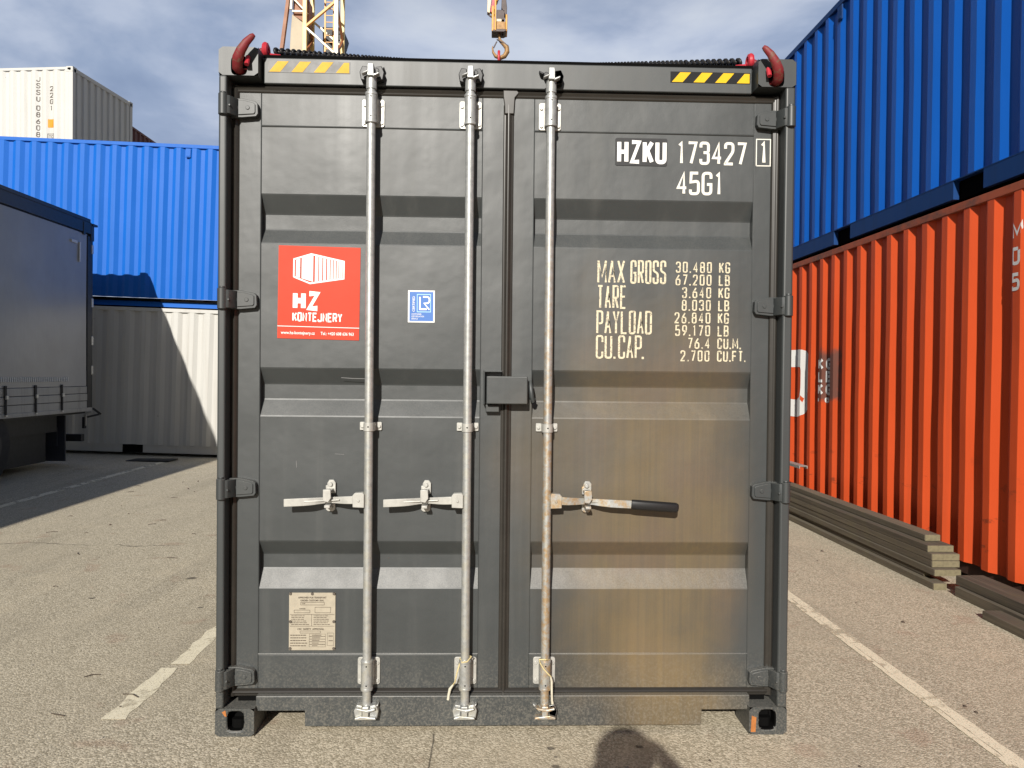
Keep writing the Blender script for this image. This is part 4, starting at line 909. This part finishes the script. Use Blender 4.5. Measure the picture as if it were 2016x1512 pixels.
for y in (6.80, 7.45, 8.09, 6.15, 5.5):
    s_ = MB(); tb(s_, TX+0.004, TX+0.014, y-0.025, y+0.025, 1.14, 1.33); tb(s_, TX+0.006, TX+0.020, y-0.018, y+0.018, 0.94, 1.14); s_.mi = 1
    tb(s_, TX+0.012, TX+0.034, y-0.012, y+0.030, 1.15, 1.20); tb(s_, TX+0.010, TX+0.030, y-0.02, y+0.02, 0.925, 0.945); s_.build('strap', [M['strap'], M['bright']], tr, 0.003)
mb = MB(); tb(mb, TX-0.001, TX+0.016, 8.55, 8.58, 3.22, 3.52); tb(mb, TX-0.001, TX+0.016, 8.33, 8.49, 3.49, 3.53); mb.build('contour_marking', M['reflect'], tr)
mb = MB(); tb(mb, TX-2.45, TX-0.10, TY0, TY1-0.02, 0.86, 1.30); tb(mb, TX-2.3, TX-0.3, TY0, TY1-0.45, 0.60, 0.86); tb(mb, TX-2.2, TX-0.35, 7.2, 8.3, 0.16, 0.60); mb.build('chassis', M['trl_dark'], tr)
mb = MB(); tb(mb, TX-2.42, TX-0.12, TY1-0.10, TY1+0.0, 0.42, 0.53); tb(mb, TX-0.75, TX-0.65, TY1-0.12, TY1-0.02, 0.5, 0.9); tb(mb, TX-0.16, TX-0.12, TY1+0.0, TY1+0.06, 0.62, 0.80); mb.bar((-0.08, 0.0, 0.72), (0.06, 0.10, 0.76), 0.03); mb.bar((0.0, 0.02, 0.86), (0.075, 0.12, 0.76), 0.03); mb.mi = 1; tb(mb, TX-0.14, TX-0.10, TY1+0.01, TY1+0.03, 0.66, 0.84); tb(mb, TX-0.10, TX-0.02, TY1+0.01, TY1+0.05, 0.865, 0.885); mb.build('rear_bumper', [M['trl_dark'], M['bright']], tr, 0.004)
M['flap'] = plain('dark_mud_flap', (0.040, 0.046, 0.062), 0.45, 0, 0.2, 6)
mb = MB(); tb(mb, TX-0.74, TX-0.24, 8.62, 8.65, 0.13, 0.84); tb(mb, TX-0.64, TX-0.35, 8.605, 8.62, 0.36, 0.66); mb.build('mud_flap', M['flap'], tr, 0.01)
for y in (5.2, 6.50):
    for x in (TX-0.18, TX-2.17):
        mb = MB(); mb.tube([(x-0.17-T0.x, y-T0.y, 0.54-T0.z), (x-0.15-T0.x, y-T0.y, 0.54-T0.z), (x+0.13-T0.x, y-T0.y, 0.54-T0.z), (x+0.15-T0.x, y-T0.y, 0.54-T0.z)], [0.43, 0.49, 0.49, 0.43], 36); w = mb.build('wheel', M['tyre'], tr)
        mb = MB(); mb.tube([(x+0.09-T0.x, y-T0.y, 0.54-T0.z), (x+0.155-T0.x, y-T0.y, 0.54-T0.z)], [0.20, 0.28], 24); mb.build('rim', M['trl_dark'], w)

# ================================================================== lattice crane mast beyond
M['cr_y'] = plain('faded_yellow_crane_paint', (0.78, 0.60, 0.22), 0.45, 0, 0.3, 1.5)
M['cr_o'] = plain('orange_yellow_crane_paint', (0.72, 0.33, 0.03), 0.45, 0, 0.3, 1.5)
M['cr_w'] = plain('cream_white_crane_paint', (0.80, 0.74, 0.58), 0.45, 0, 0.25, 1.5)
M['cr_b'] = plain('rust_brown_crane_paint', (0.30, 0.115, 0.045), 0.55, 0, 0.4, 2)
M['ballast'] = plain('cream_ballast_block', (0.50, 0.43, 0.32), 0.7, 0, 0.25, 1)
M['cabglass'] = plain('dark_cab_glass', (0.012, 0.014, 0.018), 0.45, 0, 0.1, 18, 0.2)
cr = empty('tower_crane', 'yellow lattice mast of a tower crane rising behind the grey container', 'crane', (-7.645, 30.7, 0)); C0 = Vector(cr.location)
hw = 0.685
for sx in (-1, 1):
    for sy in (-1, 1):
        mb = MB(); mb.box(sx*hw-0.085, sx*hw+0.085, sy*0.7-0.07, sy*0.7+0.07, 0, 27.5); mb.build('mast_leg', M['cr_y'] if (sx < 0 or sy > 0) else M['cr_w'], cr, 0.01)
mf = MB(); mk_ = MB(); ml = MB(); mr = MB()      # four continuous zigzags, one on each face
for i, zz_ in enumerate([16.72+2.36*k_ for k_ in range(-7, 5)]):
    mf.mi = 0; mf.bar((-hw, -0.70, zz_-0.03), (hw, -0.70, zz_+1.16), 0.13, 0.09); mf.mi = 1; mf.bar((-hw, -0.695, zz_), (hw, -0.695, zz_-1.20), 0.11, 0.08)
    mk_.mi = 1; mk_.bar((-hw, 0.70, zz_+0.9), (hw, 0.70, zz_-0.28), 0.10, 0.08); mk_.mi = 0; mk_.bar((-hw, 0.705, zz_-1.46), (hw, 0.705, zz_-0.28), 0.08)
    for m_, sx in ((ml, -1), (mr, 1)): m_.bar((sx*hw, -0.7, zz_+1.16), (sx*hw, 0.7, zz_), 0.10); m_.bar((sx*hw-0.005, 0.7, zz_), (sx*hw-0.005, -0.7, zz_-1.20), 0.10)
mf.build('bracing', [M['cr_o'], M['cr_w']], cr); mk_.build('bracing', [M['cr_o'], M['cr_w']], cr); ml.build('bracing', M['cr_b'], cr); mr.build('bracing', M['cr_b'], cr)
mb = MB()
for u in (-0.03, 0.36): mb.box(u-0.035, u+0.035, 0.30, 0.37, 0.0, 27)
z = 0.3
while z < 27: mb.box(-0.03, 0.36, 0.32, 0.35, z, z+0.03); z += 0.3
mb.build('ladder', M['cr_o'], cr)
mb = MB(); mb.prism([(-0.30, 16.35), (0.25, 16.30), (0.42, 16.75), (0.62, 17.45), (0.58, 17.60), (-0.35, 17.60)], 1.2, 2.6); mb.build('cab', M['cabglass'], cr, 0.03)
mb = MB(); mb.prism([(-0.33, 16.98), (0.52, 16.94), (0.50, 16.86), (-0.33, 16.88)], 1.17, 1.2); mb.prism([(-0.30, 16.42), (0.32, 16.36), (0.25, 16.22), (-0.30, 16.22)], 1.17, 2.6); mb.build('cab_frame', M['trl_dark'], cr)
mb = MB(); mb.prism([(-1.60, 12.0), (-0.80, 12.0), (-0.80, 17.02), (-1.34, 17.42), (-1.40, 16.6)], -0.35, 1.5)
st_ = 15.0
for i in range(6): mb.box(-1.62-0.02*i+0.0, -1.30, -0.40, -0.35, st_-0.30*i, st_-0.30*i+0.17)
mb.box(-1.46, -0.80, -0.42, -0.35, 15.48, 15.85); mb.build('ballast_block', M['ballast'], cr, 0.02)
mb = MB(); mb.prism([(-1.40, 12.2), (-0.82, 12.2), (-0.82, 15.40), (-1.30, 15.40)], -0.375, -0.36); mb.prism([(-1.30, 17.40), (-0.62, 16.98), (-0.62, 18.1), (-1.30, 18.1)], -0.30, 0.4); mb.build('machinery_panel', M['cr_b'], cr)
mb = MB(); mb.bar((-1.78, -0.45, 15.55), (-1.40, -0.45, 18.6), 0.20, 0.14); mb.build('strut', M['cr_b'], cr)
mb = MB(); mb.bar((-1.35, -0.5, 17.55), (-1.28, -0.5, 18.6), 0.09); mb.bar((-1.40, -0.45, 18.2), (-0.62, -0.45, 17.4), 0.06); mb.bar((-1.2, -0.45, 18.6), (-0.62, -0.45, 18.05), 0.07); mb.bar((-1.3, -0.45, 17.5), (-0.65, -0.45, 17.5), 0.07); mb.build('railing', M['cr_w'], cr)
mb = MB(); mb.box(-1.6, 1.6, -1.6, 1.6, 0, 0.5); mb.build('base', M['ballast'], cr, 0.03)

# ================================================================== yard surface
def gh(x, y):
    s = -4.6-x; r_ = 0.0255*(0.5*(s+math.sqrt(s*s+0.3))) if s > -4 else 0.0
    t = min(1, max(0, (y-2)/7)); t = t*t*(3-2*t); f = max(0, 1-max(0, -x-18)/25); q = max(0, 1-max(0, y-16)/30)
    return r_*t*f*q
a = NT('worn_asphalt'); geo = a.n('ShaderNodeNewGeometry'); a.co = geo.outputs['Position']; x, y, z = a.xyz()
agg = a.n('ShaderNodeTexVoronoi'); agg.inputs['Scale'].default_value = 130; a.l(a.co, agg.inputs['Vector'])
rndc = a.xyz(agg.outputs['Color'])[0]; f1 = a.noise(230, 3, 0.7); f2 = a.noise(42, 5, 0.7); big = a.noise(0.55, 5, 0.6); mid = a.noise(2.6, 5, 0.6)
c = a.mix(a.ss(rndc, 0.15, 0.95), (0.345, 0.300, 0.215), (0.67, 0.595, 0.455)); c = a.mix(a.math('MULTIPLY', a.ss(f1, 0.58, 0.70), 0.85), c, (0.13, 0.105, 0.078))
c = a.mix(a.math('MULTIPLY', a.ss(f2, 0.58, 0.72), 0.5), c, (0.30, 0.25, 0.18)); c = a.mix(a.math('MULTIPLY', a.ss(big, 0.42, 0.66), 0.35), c, (0.42, 0.365, 0.270)); c = a.mix(a.math('MULTIPLY', a.ss(mid, 0.50, 0.72), 0.32), c, (0.62, 0.53, 0.385))
tyre = a.noise(1.0, 5, 0.6, a.map((2.6, 0.22, 1))); c = a.mix(a.math('MULTIPLY', a.ss(tyre, 0.50, 0.68), 0.22), c, (0.20, 0.175, 0.135))
wht = a.ss(a.noise(160, 2, 0.5, a.map((1,1,1), (3,1,5))), 0.70, 0.76); c = a.mix(a.math('MULTIPLY', wht, 0.7), c, (0.85, 0.79, 0.67))
c = a.mix(a.math('MULTIPLY', a.ss(a.noise(3.2, 3, 0.5, a.map((1,1,1), (9,4,0))), 0.62, 0.70), 0.3), c, (0.33, 0.20, 0.14))
# tar seam, oil drops
nw = a.noise(3, 4); px_ = a.math('ADD', x, a.math('MULTIPLY', a.math('SUBTRACT', nw, 0.5), 0.05)); seam = a.math('MULTIPLY', a.ss(a.math('ABSOLUTE', a.math('SUBTRACT', px_, -0.30)), 0.006, 0.001), a.ss(y, 0.06, 0.0))
cn = a.noise(1.3, 6, 0.7); cy = a.math('ADD', y, a.math('MULTIPLY', a.math('SUBTRACT', cn, 0.5), 0.55))
crack = a.math('MULTIPLY', a.math('MULTIPLY', a.ss(a.math('ABSOLUTE', a.math('SUBTRACT', cy, a.math('ADD', 3.35, a.math('MULTIPLY', x, -0.05)))), 0.022, 0.006), a.ss(x, -2.6, -3.0)), a.ss(a.noise(5, 4), 0.36, 0.5))
spots = a.math('MAXIMUM', seam, a.math('MULTIPLY', crack, 0.75))
for (sx_, sy_, sr) in ((0.19, -0.11, 0.022), (0.20, -0.255, 0.022), (0.205, -0.18, 0.010), (-2.28, 2.45, 0.05), (-2.05, 3.1, 0.05), (-1.95, 1.75, 0.025), (-2.75, 1.95, 0.03), (0.56, -0.10, 0.02)):
    dx = a.math('SUBTRACT', x, sx_); dy = a.math('SUBTRACT', y, sy_); dd = a.math('ADD', a.math('SQRT', a.math('ADD', a.math('MULTIPLY', dx, dx), a.math('MULTIPLY', dy, a.math('MULTIPLY', dy, 1.4)))), a.math('MULTIPLY', a.math('SUBTRACT', f2, 0.5), 0.03))
    spots = a.math('MAXIMUM', spots, a.ss(dd, sr, sr*0.5))
c = a.mix(a.math('MULTIPLY', spots, 0.75), c, (0.06, 0.052, 0.042))
h = a.math('ADD', a.math('MULTIPLY', agg.outputs['Distance'], -0.9), a.math('MULTIPLY', f2, 0.4)); a.bump(h, 0.42, 0.006); M['asphalt'] = a.fin(c, 0.9, 0, 0.3)
def axis(lo, hi, a0, a1, st):
    v = []; q = a0
    while q <= a1: v.append(q); q += st
    k = st
    while v[-1] < hi: k *= 1.5; v.append(min(hi, v[-1]+k))
    k = st
    while v[0] > lo: k *= 1.5; v.insert(0, max(lo, v[0]-k))
    return v
gx, gy = axis(-400, 400, -22, 8, 0.5), axis(-60, 700, -6, 20, 0.5)
mb = MB(); mb.sheet([[(x_, y_, gh(x_, y_)) for x_ in gx] for y_ in gy], True); tag(mb.build('ground', M['asphalt']), kind='structure')
def paint(name, lo, hi, sc, amt):
    a = NT(name); a.co = a.n('ShaderNodeNewGeometry').outputs['Position']; n = a.noise(sc, 5, 0.7); n2_ = a.noise(2.2, 3); pit = a.noise(150, 3, 0.7)
    k = a.ss(a.math('ADD', n, a.math('MULTIPLY', a.math('SUBTRACT', n2_, 0.5), 0.8)), lo, hi); k = a.math('MAXIMUM', a.math('MULTIPLY', k, amt), a.math('MULTIPLY', a.ss(pit, 0.56, 0.66), 0.8))
    a.fin(a.mix(n, (0.90, 0.82, 0.62), (0.78, 0.70, 0.52)), 0.8); t = a.n('ShaderNodeBsdfTransparent'); m_ = a.n('ShaderNodeMixShader'); a.l(k, m_.inputs[0]); a.l(a.b.outputs[0], m_.inputs[1]); a.l(t.outputs[0], m_.inputs[2]); a.l(m_.outputs[0], a.out.inputs[0]); return a.mat
M['line'] = paint('worn_line_paint', 0.50, 0.62, 14, 0.92); M['line_good'] = paint('better_line_paint', 0.50, 0.70, 16, 0.88)
def stripe(x0, x1, y0, y1, mt, wob=0.006, x0b=None, x1b=None, up=0.002):
    mb = MB(); n = max(4, int((y1-y0)/0.06)); rows = []; rr_ = random.Random(int(x0*100))
    x0b = x0 if x0b is None else x0b; x1b = x1 if x1b is None else x1b
    for i in range(n+1):
        t = i/n; y = y0+(y1-y0)*t; a_ = x0+(x0b-x0)*t+rr_.uniform(-wob, wob); b_ = x1+(x1b-x1)*t+rr_.uniform(-wob, wob); rows.append([(a_, y, gh(a_, y)+up), (b_, y, gh(b_, y)+up)])
    mb.sheet(rows); return tag(mb.build('road_marking', mt), kind='structure')
stripe(-1.768, -1.672, 0.16, 0.74, M['line_good'], 0.010); stripe(-1.735, -1.642, 0.79, 1.35, M['line_good'], 0.010); stripe(-1.72, -1.64, 1.35, 2.4, M['line'], 0.012)
stripe(2.035, 2.095, -2.8, 4.6, M['line_good'], 0.004); stripe(1.978, 2.000, -2.8, 2.3, M['line'], 0.004, 2.02, 2.035, 0.003); stripe(2.000, 2.030, -2.8, 4.6, M['line'], 0.002, None, None, 0.004)
stripe(-5.57, -5.47, 4.5, 9.9, M['line'])
mb = MB(); mb.prism([(-6.12, 9.42), (-5.42, 9.44), (-5.40, 9.78), (-6.10, 9.76)], 0.0, 0.02, 'xy'); dg_ = mb.build('drain_cover', plain('iron_drain_cover', (0.03, 0.03, 0.03), 0.6, 0.4, 0.3), None, 0.005); dg_.location.z = gh(-5.75, 9.6)+0.002
tag(dg_, 'dark flat iron drain cover let into the ground before the off-white container', 'drain cover')
# dry stems and crumbs of bark strewn over the yard
M['twig'] = plain('dry_twig', (0.075, 0.055, 0.04), 0.9, 0, 0.3)
M['stone'] = plain('loose_chippings', (0.33, 0.30, 0.25), 0.9, 0, 0.5, 60)
rr_ = random.Random(12); mb = MB(); mb2 = MB()
for i in range(340):
    x_ = rr_.uniform(-4.5, 3.0); y_ = rr_.uniform(-1.2, 8.0)
    if -1.3 < x_ < 1.3 and y_ > -0.05: continue
    s_ = rr_.uniform(0.003, 0.009) if i % 9 else rr_.uniform(0.010, 0.018); z_ = gh(x_, y_)
    vs = [(x_+s_*rr_.uniform(.7, 1.2)*math.cos(q), y_+s_*rr_.uniform(.7, 1.2)*math.sin(q), z_) for q in (0, 1.3, 2.6, 3.9, 5.1)]+[(x_, y_, z_+s_*0.9)]
    (mb2 if i % 3 else mb).add(vs, [(0,1,5), (1,2,5), (2,3,5), (3,4,5), (4,0,5)])
for i in range(26):
    x_ = rr_.uniform(-5, -1.4); y_ = rr_.uniform(0.2, 8); q = rr_.uniform(0, 6.3); ln = rr_.uniform(0.03, 0.11); z_ = gh(x_, y_)+0.003
    mb.tube([(x_, y_, z_), (x_+ln/2*math.cos(q), y_+ln/2*math.sin(q), z_+0.004), (x_+ln*math.cos(q+.2), y_+ln*math.sin(q+.2), z_)], 0.0025, 5)
tag(mb.build('litter', M['twig']), 'scattered dry stems and crumbs on the asphalt', 'litter', kind='stuff'); tag(mb2.build('chippings', M['stone']), 'scattered loose stone chippings on the asphalt', 'chippings', kind='stuff')

# ================================================================== the photographer, whose shadow falls on the yard
M['jacket'] = plain('dark_jacket', (0.03, 0.035, 0.05), 0.8, 0, 0.2); M['skin'] = plain('skin', (0.42, 0.25, 0.18), 0.5, 0, 0.1); M['hair'] = plain('brown_hair', (0.05, 0.03, 0.02), 0.6, 0, 0.2)
px0, py0 = -0.20, -3.56
pr = empty('person', 'person in a dark jacket and trousers holding up a phone in front of the container', 'person', (px0, py0, 0))
V, E_, Rd = [], [], []
def jv(p, r, parent=None):
    V.append(p); Rd.append(r); i = len(V)-1
    if parent is not None: E_.append((parent, i))
    return i
pel = jv((0, 0, 0.96), 0.155); ab = jv((0, 0, 1.12), 0.145, pel); chs = jv((0, 0.01, 1.32), 0.165, ab); nk = jv((0, 0.01, 1.50), 0.062, chs); hd = jv((0, 0.03, 1.60), 0.085, nk); h2 = jv((0, 0.035, 1.68), 0.098, hd); h3 = jv((0, 0.03, 1.745), 0.070, h2)
hands = []
for sx in (-1, 1):
    hp = jv((sx*0.10, 0, 0.90), 0.10, pel); kn = jv((sx*0.12, 0.02, 0.50), 0.065, hp); an = jv((sx*0.13, -0.01, 0.09), 0.048, kn); jv((sx*0.15, 0.15, 0.04), 0.042, an)
    sh = jv((sx*0.21, 0.0, 1.43), 0.085, chs); el = jv((sx*0.27, 0.16, 1.18), 0.052, sh); wr = jv((0.105+sx*0.185, 0.29, 1.43), 0.036, el); pm = jv((0.115+sx*0.120, 0.325, 1.50), 0.044, wr)
    for q in range(4):
        f1_ = jv((0.125+sx*(0.088-0.004*q), 0.338, 1.515+0.016*q), 0.010, pm); f2_ = jv((0.125+sx*(0.070-0.006*q), 0.352, 1.520+0.017*q), 0.009, f1_); jv((0.125+sx*(0.050-0.006*q), 0.355, 1.520+0.017*q), 0.008, f2_)
    th = jv((0.125+sx*0.080, 0.335, 1.490), 0.011, pm); jv((0.125+sx*0.055, 0.340, 1.500), 0.009, th)
me = bpy.data.meshes.new('body'); me.from_pydata(V, E_, []); body = bpy.data.objects.new('body', me); COL.objects.link(body); body.parent = pr; me.materials.append(M['jacket'])
md = body.modifiers.new('skin', 'SKIN'); md.use_smooth_shade = True
for i, v in enumerate(me.skin_vertices[0].data): v.radius = (Rd[i], Rd[i]*(0.75 if i in (pel, ab, chs) else 1.0)); v.use_root = (i == 0)
sb = body.modifiers.new('sub', 'SUBSURF'); sb.levels = 1; sb.render_levels = 1
mb = MB()
for lat in range(1): pass
k = 16; rows = []
for i in range(9):
    ph = math.pi*i/16*1.25; rows.append([(0.125*math.sin(ph)*math.cos(2*math.pi*j/k), 0.02+0.118*math.sin(ph)*math.sin(2*math.pi*j/k)-0.01, 1.685+0.105*math.cos(ph)) for j in range(k+1)])
mb.sheet(rows, True); mb.build('hair', M['hair'], pr)
mb = MB(); mb.prism(rrect(-0.075, 0.075, -0.037, 0.037, 0.008), 0.0, 0.008, 'xz'); ph_ = mb.build('phone', plain('black_phone', (0.01, 0.01, 0.012), 0.3), None, 0.001); ph_.location = (CAM_P.x, CAM_P.y-0.022, CAM_P.z-0.018); tag(ph_, 'black phone held level in both hands', 'phone')
